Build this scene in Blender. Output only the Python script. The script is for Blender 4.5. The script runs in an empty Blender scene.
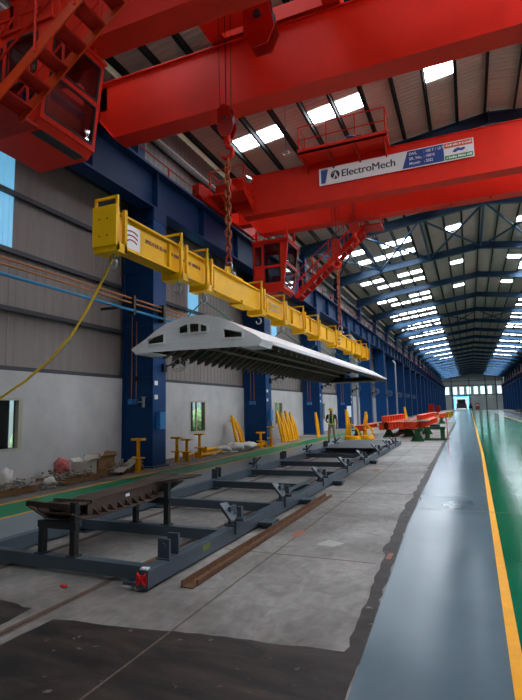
import bpy, bmesh, math, random
from mathutils import Vector, Matrix, noise
random.seed(7)
R_ = random.Random(11)
col = bpy.context.scene.collection
PI = math.pi

# ------------------------------------------------------------------ helpers
def lin(r, g, b):
    def f(c):
        c /= 255.0
        return c/12.92 if c <= .04045 else ((c+.055)/1.055)**2.4
    return (f(r), f(g), f(b), 1.0)

def mat(name, rgb, rough=.5, metal=0., var=.0, scale=3., bump=0., bscale=20., spec=.5, rvar=0., rgb2=None, stretch=(1, 1, 1), coat=0., detail=5.):
    m = bpy.data.materials.new(name); m.use_nodes = True
    nt = m.node_tree; b = nt.nodes['Principled BSDF']
    b.inputs['Roughness'].default_value = rough
    b.inputs['Metallic'].default_value = metal
    b.inputs['Specular IOR Level'].default_value = spec
    if coat:
        b.inputs['Coat Weight'].default_value = coat
        b.inputs['Coat Roughness'].default_value = .15
    c = lin(*rgb)
    b.inputs['Base Color'].default_value = c
    if var or bump or rvar or rgb2:
        tc = nt.nodes.new('ShaderNodeTexCoord'); mp = nt.nodes.new('ShaderNodeMapping')
        mp.inputs['Scale'].default_value = stretch
        nt.links.new(tc.outputs['Object'], mp.inputs['Vector'])
        n = nt.nodes.new('ShaderNodeTexNoise'); n.inputs['Scale'].default_value = scale; n.inputs['Detail'].default_value = detail
        n.inputs['Roughness'].default_value = .6
        nt.links.new(mp.outputs['Vector'], n.inputs['Vector'])
        if var or rgb2:
            r = nt.nodes.new('ShaderNodeValToRGB')
            r.color_ramp.elements[0].position = .3; r.color_ramp.elements[1].position = .7
            r.color_ramp.elements[0].color = [x*(1-var) for x in c[:3]]+[1]
            r.color_ramp.elements[1].color = lin(*rgb2) if rgb2 else [min(1, x*(1+var)) for x in c[:3]]+[1]
            nt.links.new(n.outputs['Fac'], r.inputs['Fac'])
            nt.links.new(r.outputs['Color'], b.inputs['Base Color'])
        if rvar:
            mr = nt.nodes.new('ShaderNodeMapRange')
            mr.inputs['From Min'].default_value = .3; mr.inputs['From Max'].default_value = .7
            mr.inputs['To Min'].default_value = max(0, rough-rvar); mr.inputs['To Max'].default_value = min(1, rough+rvar)
            nt.links.new(n.outputs['Fac'], mr.inputs['Value']); nt.links.new(mr.outputs['Result'], b.inputs['Roughness'])
        if bump:
            n2 = nt.nodes.new('ShaderNodeTexNoise'); n2.inputs['Scale'].default_value = bscale; n2.inputs['Detail'].default_value = 4
            nt.links.new(mp.outputs['Vector'], n2.inputs['Vector'])
            bp = nt.nodes.new('ShaderNodeBump'); bp.inputs['Strength'].default_value = bump; bp.inputs['Distance'].default_value = .02
            nt.links.new(n2.outputs['Fac'], bp.inputs['Height']); nt.links.new(bp.outputs['Normal'], b.inputs['Normal'])
    return m

def emis(name, rgb, s, base=(200, 205, 210)):
    m = mat(name, base, .4)
    b = m.node_tree.nodes['Principled BSDF']
    b.inputs['Emission Color'].default_value = lin(*rgb); b.inputs['Emission Strength'].default_value = s
    return m

def glassm(name, tint=(200, 215, 220), alpha=.35, rough=.03):
    m = bpy.data.materials.new(name); m.use_nodes = True
    nt = m.node_tree; nt.nodes.clear()
    out = nt.nodes.new('ShaderNodeOutputMaterial'); mx = nt.nodes.new('ShaderNodeMixShader')
    tr = nt.nodes.new('ShaderNodeBsdfTransparent'); gl = nt.nodes.new('ShaderNodeBsdfGlossy')
    tr.inputs['Color'].default_value = lin(*tint); gl.inputs['Roughness'].default_value = rough
    fr = nt.nodes.new('ShaderNodeFresnel'); fr.inputs['IOR'].default_value = 1.33
    ad = nt.nodes.new('ShaderNodeMath'); ad.operation = 'ADD'; ad.inputs[1].default_value = alpha*.2; ad.use_clamp = True
    ge = nt.nodes.new('ShaderNodeNewGeometry'); fm = nt.nodes.new('ShaderNodeMath'); fm.operation = 'SUBTRACT'; fm.inputs[0].default_value = 1.0
    nt.links.new(ge.outputs['Backfacing'], fm.inputs[1]); mu = nt.nodes.new('ShaderNodeMath'); mu.operation = 'MULTIPLY'
    nt.links.new(fr.outputs[0], ad.inputs[0]); nt.links.new(ad.outputs[0], mu.inputs[0]); nt.links.new(fm.outputs[0], mu.inputs[1]); nt.links.new(mu.outputs[0], mx.inputs[0])
    nt.links.new(tr.outputs[0], mx.inputs[1]); nt.links.new(gl.outputs[0], mx.inputs[2]); nt.links.new(mx.outputs[0], out.inputs[0])
    return m

class MB:
    """collects shapes in world metres and links them as ONE mesh object"""
    def __init__(s): s.bm = bmesh.new()
    def verts(s, vs, fs):
        v = [s.bm.verts.new(p) for p in vs]
        for f in fs:
            try: s.bm.faces.new([v[i] for i in f])
            except ValueError: pass
        return s
    def box(s, x0, x1, y0, y1, z0, z1, M=None):
        vs = [Vector(p) for p in ((x0,y0,z0),(x1,y0,z0),(x1,y1,z0),(x0,y1,z0),(x0,y0,z1),(x1,y0,z1),(x1,y1,z1),(x0,y1,z1))]
        if M: vs = [M @ v for v in vs]
        return s.verts(vs, [(3,2,1,0),(4,5,6,7),(0,1,5,4),(1,2,6,5),(2,3,7,6),(3,0,4,7)])
    def bar(s, a, b, w, h, up=(0, 0, 1)):
        a = Vector(a); b = Vector(b); d = (b-a); L = d.length; d.normalize()
        u = Vector(up)
        if abs(u.dot(d)) > .98: u = Vector((0, 1, 0))
        sd = d.cross(u).normalized(); u = sd.cross(d).normalized()
        vs = []
        for p in (a, b):
            for i, j in ((-1,-1),(1,-1),(1,1),(-1,1)): vs.append(p+sd*(i*w/2)+u*(j*h/2))
        return s.verts(vs, [(3,2,1,0),(4,5,6,7),(0,1,5,4),(1,2,6,5),(2,3,7,6),(3,0,4,7)])
    def tube(s, pts, r, n=8, closed=False):
        pts = [Vector(p) for p in pts]; rings = []
        rs = r if isinstance(r, (list, tuple)) else [r]*len(pts)
        N = len(pts); prev = None
        for i, p in enumerate(pts):
            if closed: d = pts[(i+1) % N]-pts[i-1]
            else: d = pts[min(i+1, N-1)]-pts[max(i-1, 0)]
            d.normalize()
            if prev is None:
                u = Vector((0, 0, 1)) if abs(d.z) < .9 else Vector((1, 0, 0))
            else: u = prev
            sd = d.cross(u).normalized(); u = sd.cross(d).normalized(); prev = u
            rings.append([s.bm.verts.new(p+(sd*math.cos(2*PI*k/n)+u*math.sin(2*PI*k/n))*rs[i]) for k in range(n)])
        for i in range(N if closed else N-1):
            A = rings[i]; B = rings[(i+1) % N]
            for k in range(n): s.bm.faces.new((A[k], A[(k+1) % n], B[(k+1) % n], B[k]))
        if not closed:
            s.bm.faces.new(rings[0][::-1]); s.bm.faces.new(rings[-1])
        return s
    def cyl(s, a, b, r, n=16, r2=None):
        return s.tube([a, b], [r, r if r2 is None else r2], n)
    def prism(s, poly, axis, a, b):
        """poly in the two other axes (in x,y,z order), extruded along axis"""
        def P(u, v, w):
            return {'x': (w, u, v), 'y': (u, w, v), 'z': (u, v, w)}[axis]
        n = len(poly)
        vs = [P(u, v, a) for u, v in poly]+[P(u, v, b) for u, v in poly]
        return s.verts(vs, [tuple(range(n))[::-1], tuple(range(n, 2*n))]+[(i, (i+1) % n, n+(i+1) % n, n+i) for i in range(n)])
    def ibeam(s, a, b, w, h, t=.02, up=(0, 0, 1)):
        a = Vector(a); b = Vector(b); u = Vector(up)
        d = (b-a).normalized(); sd = d.cross(u).normalized(); u = sd.cross(d).normalized()
        s.bar(a+u*(h/2-t/2), b+u*(h/2-t/2), w, t, up); s.bar(a-u*(h/2-t/2), b-u*(h/2-t/2), w, t, up)
        return s.bar(a, b, t*.8, h-2*t, up)
    def sphere(s, c, r, sc=(1, 1, 1), sub=2, jit=0.):
        t = bmesh.new(); bmesh.ops.create_icosphere(t, subdivisions=sub, radius=r)
        m = {}
        for v in t.verts:
            p = Vector((v.co.x*sc[0], v.co.y*sc[1], v.co.z*sc[2]))
            if jit: p *= 1+jit*noise.noise(p*(3/r*.5)+Vector(c))
            m[v] = s.bm.verts.new(p+Vector(c))
        for f in t.faces: s.bm.faces.new([m[v] for v in f.verts])
        t.free(); return s
    def build(s, name, m, parent=None, org=None, bevel=0., smooth=False, recalc=True):
        if recalc: bmesh.ops.recalc_face_normals(s.bm, faces=s.bm.faces)
        if org is None:
            org = parent['_org'] if (parent is not None and '_org' in parent) else (0, 0, 0)
        org = Vector(org)
        if org.length: bmesh.ops.translate(s.bm, verts=s.bm.verts, vec=-org)
        me = bpy.data.meshes.new(name)
        if smooth:
            for f in s.bm.faces: f.smooth = True
        s.bm.to_mesh(me); s.bm.free()
        me.materials.append(m)
        o = bpy.data.objects.new(name, me); col.objects.link(o)
        if parent is not None:
            o.parent = parent; o['_org'] = tuple(org)
        else:
            o.location = org; o['_org'] = tuple(org)
        if bevel:
            b = o.modifiers.new('edge', 'BEVEL'); b.width = bevel; b.segments = 2; b.limit_method = 'ANGLE'
        return o

def tag(o, label=None, cat=None, group=None, kind=None):
    if label: o['label'] = label
    if cat: o['category'] = cat
    if group: o['group'] = group
    if kind: o['kind'] = kind
    elif cat: o['kind'] = 'thing'
    return o

def thing(name, org, label, cat, group=None):
    o = bpy.data.objects.new(name, None); col.objects.link(o)
    o.location = org; o['_org'] = tuple(org); o.empty_display_size = .1
    return tag(o, label, cat, group)

def kids(o): return [c for c in bpy.data.objects if c.parent == o]
def copy_tree(o, loc, label=None, group=None, rz=None, top=True):
    ch = kids(o)
    c = o.copy(); col.objects.link(c)
    if top:
        c.location = loc
        if rz is not None: c.rotation_euler.z = rz
        if label: c['label'] = label
        if group: c['group'] = group
    for k in ch:
        d = copy_tree(k, None, top=False); d.parent = c
    return c

def text(name, s, size, m, M, parent, ext=.004, bold=0., sx=1., heavy=0.):
    cu = bpy.data.curves.new(name, 'FONT'); cu.body = s; cu.size = size; cu.extrude = ext; cu.offset = bold
    cu.align_x = 'LEFT'
    t = bpy.data.objects.new(name, cu); col.objects.link(t)
    bpy.context.view_layer.update()
    dg = bpy.context.evaluated_depsgraph_get()
    me = bpy.data.meshes.new_from_object(t.evaluated_get(dg))
    bpy.data.objects.remove(t)
    if heavy:
        bmx = bmesh.new(); bmx.from_mesh(me); bmx.from_mesh(me); n_ = len(bmx.verts)//2; bmx.verts.ensure_lookup_table()
        for v in bmx.verts[n_:]: v.co.x += heavy; v.co.z += .0006
        bmx.to_mesh(me); bmx.free()
    me.transform(Matrix.Diagonal((sx, 1, 1, 1)))
    me.transform(M)
    org = Vector(parent['_org']); me.transform(Matrix.Translation(-org))
    me.materials.clear(); me.materials.append(m)
    o = bpy.data.objects.new(name, me); col.objects.link(o); o.parent = parent; o['_org'] = tuple(org)
    return o

# ------------------------------------------------------------------ materials
M = {}
M['red'] = mat('crane_red', (222, 40, 18), .5, var=.08, scale=1.2, rvar=.06, spec=.22)
M['red2'] = mat('crane_red_dark', (178, 30, 16), .5, var=.12, scale=2, spec=.22)
M['orange_red'] = mat('crane_red_lit', (222, 66, 14), .5, var=.1, scale=2, spec=.22)  # lit copy of the crane red, warm light put into the colour
M['yellow'] = mat('beam_yellow', (236, 180, 0), .5, var=.06, scale=2.5, spec=.2)
M['yellow_jack'] = mat('jack_yellow', (232, 168, 0), .5, var=.12, scale=8, spec=.2)
M['blue'] = mat('column_blue', (4, 60, 112), .5, var=.12, scale=1.5, spec=.25)
M['navy'] = mat('runway_navy', (8, 46, 88), .5, var=.12, scale=1.2, spec=.25)
M['rafter'] = mat('rafter_blue', (18, 66, 100), .5, var=.1, scale=1)
M['purlin'] = mat('purlin_steel', (30, 33, 34), .75)
M['slate'] = mat('slate_paint', (58, 70, 80), .48, var=.1, scale=4, rvar=.06)
M['slate_dark'] = mat('slate_plate', (52, 56, 60), .5, var=.2, scale=3)
M['black'] = mat('black_steel', (16, 17, 18), .5, var=.2, scale=6)
M['brown'] = mat('brown_primer', (52, 40, 33), .6, var=.25, scale=6, rgb2=(72, 54, 44))
M['rust'] = mat('rust_steel', (84, 50, 28), .75, var=.3, scale=14, rgb2=(108, 72, 42), bump=.2, bscale=60)
M['chain'] = mat('chain_rust', (176, 92, 52), .6, .4, var=.3, scale=20)
M['chain_red'] = mat('chain_red', (150, 40, 36), .5, .2)
M['galv'] = mat('galvanised_steel', (176, 182, 186), .35, .8)
M['rope'] = mat('wire_rope', (40, 34, 34), .6, .5)
M['alu'] = mat('brushed_aluminium', (238, 239, 242), .42, .15, var=.05, scale=4, rvar=.05, stretch=(1, 1, 12))
M['alu_in'] = mat('aluminium_shade_dark', (62, 58, 52), .6, .3, var=.2, scale=5)  # darkened aluminium, the shade inside the shell put into its colour
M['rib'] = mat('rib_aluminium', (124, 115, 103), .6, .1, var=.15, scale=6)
M['white'] = mat('white_paint', (218, 220, 222), .5)
M['plaster'] = mat('wall_plaster', (174, 174, 173), .8, var=.06, scale=1.3, bump=.08, bscale=40, rgb2=(188, 188, 187))
M['clad'] = mat('grey_cladding', (124, 117, 112), .5, var=.08, scale=.8, stretch=(1, 3, .4))
M['clad_far'] = mat('far_cladding', (192, 198, 194), .55, var=.05, scale=.5)
M['roofsheet'] = mat('roof_sheet', (186, 172, 158), .55, var=.1, scale=.7)
M['girt'] = mat('girt_steel', (46, 50, 58), .5)
M['skylight'] = emis('skylight_sheet', (236, 246, 255), 9.0)
M['transl'] = emis('translucent_sheet', (110, 186, 226), .36, base=(120, 160, 190))
M['farwin'] = emis('far_daylit_window', (190, 235, 250), 1.1)
M['doorglow'] = emis('door_frame_glow', (90, 200, 245), 1.3)  # glow for the door frame, standing in for daylight
M['glass'] = glassm('window_glass', (215, 228, 228), 0, .0)
M['cabglass'] = glassm('cabin_glass', (205, 200, 195), .6)
M['frame'] = mat('window_frame_cream', (170, 168, 150), .5)
M['orange'] = mat('girder_orange', (208, 68, 20), .5, var=.12, scale=4)
M['green_st'] = mat('stand_green', (18, 84, 46), .5, var=.2, scale=6)
M['cyan'] = mat('pipe_cyan', (22, 128, 176), .4)
M['copper'] = mat('pipe_ochre', (170, 112, 56), .5)
M['swblue'] = mat('switch_blue', (40, 128, 196), .4)
M['fan'] = mat('fan_grey', (150, 152, 154), .4, .5)
M['wood'] = mat('pallet_wood', (142, 108, 70), .8, var=.3, scale=9, stretch=(1, 8, 1))
M['card'] = mat('cardboard', (150, 116, 82), .85, var=.12, scale=8)
M['wbox'] = mat('white_carton', (206, 200, 190), .8)
M['plastic'] = mat('plastic_film', (206, 204, 198), .35, var=.12, scale=9, bump=.4, bscale=14)
M['sackred'] = mat('red_bag', (176, 30, 40), .55, var=.4, scale=12, rgb2=(206, 120, 120), bump=.4, bscale=18)
M['debris'] = mat('mixed_scrap', (110, 92, 78), .8, var=.6, scale=22, rgb2=(196, 184, 170))
M['skin'] = mat('skin', (112, 72, 54), .6)
M['shirt'] = mat('dark_shirt', (34, 36, 40), .8)
M['vest'] = mat('hi_vis_vest', (176, 196, 96), .7)
M['vestdark'] = mat('vest_dark_panel', (40, 46, 40), .8)
M['trousers'] = mat('khaki_trousers', (158, 140, 112), .8, var=.08, scale=20)
M['boots'] = mat('boots', (26, 26, 34), .5)
M['helmet'] = mat('helmet_yellow', (220, 176, 60), .35)
M['signblue'] = mat('sign_blue', (24, 62, 140), .4)
M['signwhite'] = mat('sign_white', (228, 230, 228), .4)
M['signdark'] = mat('sign_lettering', (46, 52, 66), .5)
M['signorange'] = mat('sign_orange', (214, 96, 44), .4)
M['signgreen'] = mat('sign_green', (44, 142, 66), .4)
M['signred'] = mat('sign_red', (184, 44, 44), .5)
M['letter_red'] = mat('lettering_maroon', (120, 50, 30), .6)
M['sling'] = mat('sling_green', (60, 120, 84), .7)
M['hose'] = mat('hose_yellow', (222, 184, 40), .5)
M['blue_tarp'] = mat('blue_tarp', (28, 48, 96), .6, bump=.6, bscale=6)
M['leafy'] = mat('hedge_leaves', (110, 160, 90), .8, var=.4, scale=6, rgb2=(200, 222, 170))
M['earth'] = mat('outside_ground', (140, 134, 120), .9)
M['vehicle'] = mat('vehicle_dark', (44, 54, 66), .4)
M['epoxy_grey'] = mat('grey_epoxy', (86, 104, 114), .18, var=.07, scale=.9, rvar=.04, spec=.12, bump=.006, bscale=2)
M['epoxy_green'] = mat('green_epoxy', (0, 96, 64), .13, var=.12, scale=.8, rvar=.04, spec=.08, bump=.006, bscale=2)
M['green_side'] = mat('green_side_paint', (0, 128, 88), .38, var=.12, scale=.8, spec=.15)
M['grey_side'] = mat('grey_side_paint', (110, 122, 128), .35, var=.07, scale=.9, spec=.2)
M['lineyellow'] = mat('yellow_floor_line', (232, 160, 0), .45, var=.08, scale=5, spec=.12)
M['groove'] = mat('floor_groove', (96, 78, 66), .85, var=.4, scale=8, stretch=(4, 1, 1))
M['joint'] = mat('floor_joint', (98, 88, 80), .9, var=.3, scale=10)
M['redmark'] = mat('red_chalk', (150, 98, 84), .9)
M['redrag'] = mat('red_rag', (206, 24, 28), .7)
M['chalk'] = mat('white_chalk', (168, 166, 162), .9)

def concrete():
    m = bpy.data.materials.new('worn_concrete'); m.use_nodes = True
    nt = m.node_tree; b = nt.nodes['Principled BSDF']; L = nt.links.new
    tc = nt.nodes.new('ShaderNodeTexCoord')
    def nz(sc, det, dist=0., st=None):
        n = nt.nodes.new('ShaderNodeTexNoise'); n.inputs['Scale'].default_value = sc; n.inputs['Detail'].default_value = det; n.inputs['Distortion'].default_value = dist
        if st:
            mp = nt.nodes.new('ShaderNodeMapping'); mp.inputs['Scale'].default_value = st; L(tc.outputs['Object'], mp.inputs['Vector']); L(mp.outputs['Vector'], n.inputs['Vector'])
        else: L(tc.outputs['Object'], n.inputs['Vector'])
        return n
    def ramp(src, p0, c0, p1, c1):
        r = nt.nodes.new('ShaderNodeValToRGB'); r.color_ramp.elements[0].position = p0; r.color_ramp.elements[0].color = c0
        r.color_ramp.elements[1].position = p1; r.color_ramp.elements[1].color = c1; L(src.outputs['Fac'], r.inputs['Fac']); return r
    big = ramp(nz(.55, 6, .6), .32, lin(98, 94, 89), .68, lin(152, 150, 146))
    fine = ramp(nz(5, 8, 1.0), .3, (.66, .66, .66, 1), .72, (1.16, 1.12, 1.12, 1))
    scr = ramp(nz(2.2, 10, 2.5, (3, .6, 1)), .47, (1, 1, 1, 1), .53, (.86, .85, .84, 1))
    m1 = nt.nodes.new('ShaderNodeMix'); m1.data_type = 'RGBA'; m1.blend_type = 'MULTIPLY'; m1.inputs[0].default_value = 1
    m2 = nt.nodes.new('ShaderNodeMix'); m2.data_type = 'RGBA'; m2.blend_type = 'MULTIPLY'; m2.inputs[0].default_value = .7
    L(big.outputs[0], m1.inputs[6]); L(fine.outputs[0], m1.inputs[7]); L(m1.outputs[2], m2.inputs[6]); L(scr.outputs[0], m2.inputs[7])
    L(m2.outputs[2], b.inputs['Base Color'])
    b.inputs['Roughness'].default_value = .55
    n = nz(30, 4); bp = nt.nodes.new('ShaderNodeBump'); bp.inputs['Strength'].default_value = .12; bp.inputs['Distance'].default_value = .01
    L(n.outputs['Fac'], bp.inputs['Height']); L(bp.outputs['Normal'], b.inputs['Normal'])
    return m
M['concrete'] = concrete()

def darkpatch():
    m = bpy.data.materials.new('dark_stained_screed'); m.use_nodes = True
    nt = m.node_tree; b = nt.nodes['Principled BSDF']; L = nt.links.new
    tc = nt.nodes.new('ShaderNodeTexCoord')
    n = nt.nodes.new('ShaderNodeTexNoise'); n.inputs['Scale'].default_value = 1.6; n.inputs['Detail'].default_value = 8; n.inputs['Distortion'].default_value = .8
    mp = nt.nodes.new('ShaderNodeMapping'); mp.inputs['Scale'].default_value = (1.0, 3.2, 1); mp.inputs['Rotation'].default_value = (0, 0, .25)
    L(tc.outputs['Object'], mp.inputs['Vector']); L(mp.outputs['Vector'], n.inputs['Vector'])
    r = nt.nodes.new('ShaderNodeValToRGB'); r.color_ramp.elements[0].position = .38; r.color_ramp.elements[0].color = lin(18, 14, 12)
    r.color_ramp.elements[1].position = .75; r.color_ramp.elements[1].color = lin(58, 49, 42)
    L(n.outputs['Fac'], r.inputs['Fac'])
    n2 = nt.nodes.new('ShaderNodeTexNoise'); n2.inputs['Scale'].default_value = 9; n2.inputs['Detail'].default_value = 8
    L(tc.outputs['Object'], n2.inputs['Vector'])
    r2 = nt.nodes.new('ShaderNodeValToRGB'); r2.color_ramp.elements[0].position = .66; r2.color_ramp.elements[0].color = (0, 0, 0, 1)
    r2.color_ramp.elements[1].position = .74; r2.color_ramp.elements[1].color = (1, 1, 1, 1); L(n2.outputs['Fac'], r2.inputs['Fac'])
    mx = nt.nodes.new('ShaderNodeMix'); mx.data_type = 'RGBA'; mx.inputs[7].default_value = lin(120, 112, 104)
    L(r2.outputs[0], mx.inputs[0]); L(r.outputs[0], mx.inputs[6]); L(mx.outputs[2], b.inputs['Base Color'])
    b.inputs['Roughness'].default_value = .6
    bp = nt.nodes.new('ShaderNodeBump'); bp.inputs['Strength'].default_value = .3; bp.inputs['Distance'].default_value = .01
    L(n2.outputs['Fac'], bp.inputs['Height']); L(bp.outputs['Normal'], b.inputs['Normal'])
    return m
M['dark'] = darkpatch()

# ------------------------------------------------------------------ hall dimensions
XL, XR = -10.5, 13.7          # inner faces of the side walls
Y0, Y1 = -16.0, 234.0         # near and far end walls
RX = 1.6                      # ridge line
def roofz(x, z=15.0): return z-.13*abs(x-RX)
BAY = 9.6
FR = [13.75+BAY*k for k in range(-3, 23)]     # frame lines

# ------------------------------------------------------------------ floor
fl = MB().box(XL-.4, XR+.4, Y0-.3, Y1+.3, -.3, 0).build('floor', M['concrete']); tag(fl, kind='structure')
def slab(name, m, x0, x1, y0, y1, z=.004, label=None):
    o = MB().box(x0, x1, y0, y1, -.01, z).build(name, m, fl)
    if label: o['label'] = label
    return o
q = MB().prism([(-.74, Y0), (.135, Y0), (.135, 3.6), (.26, 20), (.26, Y1), (-1.5, Y1), (-1.45, 60), (-1.12, 20), (-.97, 7.9), (-.8, 3.2)], 'z', -.01, .004).build('grey_walkway', M['epoxy_grey'], fl); q['label'] = 'glossy grey painted walkway'
MB().prism([(.135, Y0), (.22, Y0), (.22, 3.6), (.345, 20), (.345, Y1), (.26, Y1), (.26, 20), (.135, 3.6)], 'z', -.01, .005).build('yellow_line', M['lineyellow'], fl)
q = MB().prism([(.22, Y0), (4.6, Y0), (4.6, Y1), (.345, Y1), (.345, 20), (.22, 3.6)], 'z', -.01, .0045).build('green_walkway', M['epoxy_green'], fl); q['label'] = 'glossy green painted floor'
slab('yellow_line', M['lineyellow'], 4.6, 4.7, Y0, Y1, .005)
slab('grey_walkway', M['epoxy_grey'], 4.7, 9.0, 30, Y1, .004)
slab('grey_walkway', M['epoxy_grey'], -3.9, -.92, 60, Y1, .0035)
slab('green_walkway', M['green_side'], -8.55, -7.52, Y0, 60, .004, 'green painted side walkway')
slab('yellow_line', M['lineyellow'], -8.66, -8.55, Y0, 60, .005)
slab('yellow_line', M['lineyellow'], -7.52, -7.43, Y0, 60, .005)
slab('grey_walkway', M['grey_side'], -7.43, -5.75, Y0, 32, .004)
def ragged(name, m, loop, z, amp=.05, step=.12, seed=1):
    pts = []
    n = len(loop)
    for i in range(n):
        a = Vector(loop[i]); b = Vector(loop[(i+1) % n]); L = (b-a).length; k = max(1, int(L/step))
        nrm = Vector((-(b-a).y, (b-a).x)).normalized()
        for j in range(k):
            p = a.lerp(b, j/k)
            q = Vector((p.x*2.3, p.y*2.3, seed*3.1))
            d = noise.noise(q)+.6*noise.noise(q*3.1)+.4*noise.noise(q*7)
            pts.append(p+nrm*d*amp)
    mb = MB(); vs = [mb.bm.verts.new((p.x, p.y, z)) for p in pts]
    f = mb.bm.faces.new(vs); bmesh.ops.triangulate(mb.bm, faces=[f])
    for fc in mb.bm.faces:
        if fc.normal.z < 0: fc.normal_flip()
    o = mb.build(name, m, fl, recalc=False)
    return o
ragged('dark_screed', M['dark'], [(-3.42, 3.46), (-2.3, 3.62), (-.82, 3.76), (-.78, 1.2), (-3.5, 1.2)], .0025, .03, .1, 1)['label'] = 'dark stained screed patch'
ragged('dark_screed', M['dark'], [(-9, 3.75), (-4.9, 3.72), (-4.25, 3.64), (-3.78, 3.6), (-3.74, 3.3), (-3.74, 1.2), (-9, 1.2)], .0025, .04, .1, 2)
ragged('dark_screed', M['dark'], [(-.96, 3.7), (-1.14, 8), (-1.2, 14), (-1.36, 30), (-1.62, 60), (-1.44, 60), (-1.11, 20), (-.965, 7.9), (-.81, 3.7)], .0022, .05, .14, 3)
for x in (-5.1, -3.6):
    ragged('rail_groove', M['groove'], [(x-.05, 1.2), (x-.05, 24), (x+.05, 24), (x+.05, 1.2)], .0032, .012, .3, x)
    MB().box(x-.012, x+.012, 1.2, 24, -.01, .006).build('embedded_rail', M['brown'], fl)
for x, y0, y1 in ((-2.33, 1.2, 60), (-5.72, 1.2, 33)):
    slab('floor_joint', M['joint'], x-.008, x+.008, y0, y1, .003)
for y in (5.9, 10.6, 15.8, 24.5, 34, 46):
    slab('floor_joint', M['joint'], -3.0 if y < 24 else -5.7, -1.1, y-.008, y+.008, .0022)
for y in (9.2, 18.0, 26.5, 38):
    slab('floor_joint', M['joint'], -.9, 4.5, y-.012, y+.012, .0055)
ragged('chalk_mark', M['redmark'], [(-2.42, 6.75), (-2.3, 6.7), (-2.28, 7.1), (-2.4, 7.15)], .0035, .01, .06, 4)
ragged('chalk_mark', M['redmark'], [(-2.6, 14.1), (-2.45, 14.1), (-2.45, 14.6), (-2.6, 14.6)], .0035, .01, .06, 5)
ragged('chalk_mark', M['redmark'], [(-1.02, 6.1), (-.96, 6.1), (-.96, 6.35), (-1.02, 6.35)], .0035, .01, .05, 6)
ragged('chalk_mark', M['chalk'], [(-1.95, 6.45), (-1.72, 6.4), (-1.62, 6.6), (-1.86, 6.72)], .0035, .02, .06, 7)

# ------------------------------------------------------------------ side walls
def corrugated_x(mb, x, y0, y1, z0, z1, pitch=.32, d=.014):
    """cladding sheet in the plane x, ribs upright"""
    ys = []; y = y0
    while y < y1-1e-6:
        for f, o in ((0, 0), (.45, 0), (.55, 1), (.9, 1)): 
            yy = y+f*pitch
            if yy < y1: ys.append((yy, o))
        y += pitch
    ys.append((y1, 0))
    bot = [mb.bm.verts.new((x+d*o, yy, z0)) for yy, o in ys]; top = [mb.bm.verts.new((x+d*o, yy, z1)) for yy, o in ys]
    for i in range(len(ys)-1): mb.bm.faces.new((bot[i], bot[i+1], top[i+1], top[i]))
WINY = [8.75+BAY*k for k in range(0, 6)]     # window centres on the left wall
WZ0, WZ1 = .86, 2.17
mb = MB()
edges = [Y0]
for y in WINY: edges += [y-.68, y+.68]
edges.append(Y1)
for i in range(0, len(edges), 2): mb.box(XL-.22, XL, edges[i], edges[i+1], 0, 2.85)
for y in WINY:
    mb.box(XL-.22, XL, y-.68, y+.68, 0, WZ0); mb.box(XL-.22, XL, y-.68, y+.68, WZ1, 2.85)
wl = mb.build('wall_left', M['plaster']); tag(wl, kind='structure')
mb = MB(); SH = []
for k in range(-2, 23):
    c = 8.62+BAY*k
    SH.append((c-.43, c+.43, 5.95 if k <= 0 else 4.45, 8.45))
y = Y0
for a, b, z0, z1 in SH:
    corrugated_x(mb, XL-.14, y, a, 2.85, 13.3); corrugated_x(mb, XL-.14, a, b, 2.85, z0); corrugated_x(mb, XL-.14, a, b, z1, 13.3); y = b
corrugated_x(mb, XL-.14, y, Y1, 2.85, 13.3)
mb.build('cladding', M['clad'], wl, recalc=False)
for k, (a, b, z0, z1) in enumerate(SH):
    mb = MB(); corrugated_x(mb, XL-.14, a, b, z0, z1, .16, .02)
    tag(mb.build('translucent_sheet', M['transl'], wl, recalc=False), 'pale blue glowing sheet added to light the hall')
for z in (2.9, 4.4, 5.9, 7.43, 9.0, 10.5, 12.0):
    MB().box(XL-.1, XL+(.02 if z > 3 else -.02), Y0, Y1, z-.06, z+.06).build('girt', M['girt'], wl)
MB().tube([(XL+.2, Y0+1, 12.05), (XL+.2, Y1-1, 12.05)], .04, 8).build('pale_pipe', M['white'], wl)

# the near room and trees outside the windows
for k, y in enumerate(WINY):
    w = MB()
    for a, b, c, d in ((y-.68, y+.68, WZ0, WZ0+.06), (y-.68, y+.68, WZ1-.06, WZ1)): w.box(XL-.16, XL+.02, a, b, c, d)
    for a, b in ((y-.68, y-.62), (y+.56, y+.68)): w.box(XL-.16, XL+.02, a, b, WZ0+.06, WZ1-.06)
    w.box(XL-.12, XL-.06, y-.03, y+.03, WZ0+.06, WZ1-.06)
    fr = w.build('window_%d' % (k+1), M['frame']); tag(fr, kind='structure')
    MB().box(XL-.1, XL-.09, y-.62, y-.03, WZ0+.06, WZ1-.06).build('pane', M['glass'], fr)
    MB().box(XL-.1, XL-.09, y+.03, y+.56, WZ0+.06, WZ1-.06).build('pane', M['glass'], fr)
an = MB(); ANX = -13.6
ops = [(11.72, 12.25), (23.2, 25.4), (35.6, 38), (48, 48.8)]
ed = [Y0]
for a_, b_ in ops: ed += [a_, b_]
ed.append(62)
for i in range(0, len(ed), 2): an.box(ANX-.15, ANX, ed[i], ed[i+1], -.1, 3.2)
for a_, b_ in ops: an.box(ANX-.15, ANX, a_, b_, -.1, .7); an.box(ANX-.15, ANX, a_, b_, 2.35, 3.2)
an.box(ANX-.3, XL-.24, Y0, 62, 3.2, 3.3); an.box(ANX-.15, XL-.24, Y0-.1, Y0, -.1, 3.2); an.box(ANX-.15, XL-.24, 62, 62.1, -.1, 3.2)
tag(an.build('wall_annex', M['girt']), kind='structure')
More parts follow.
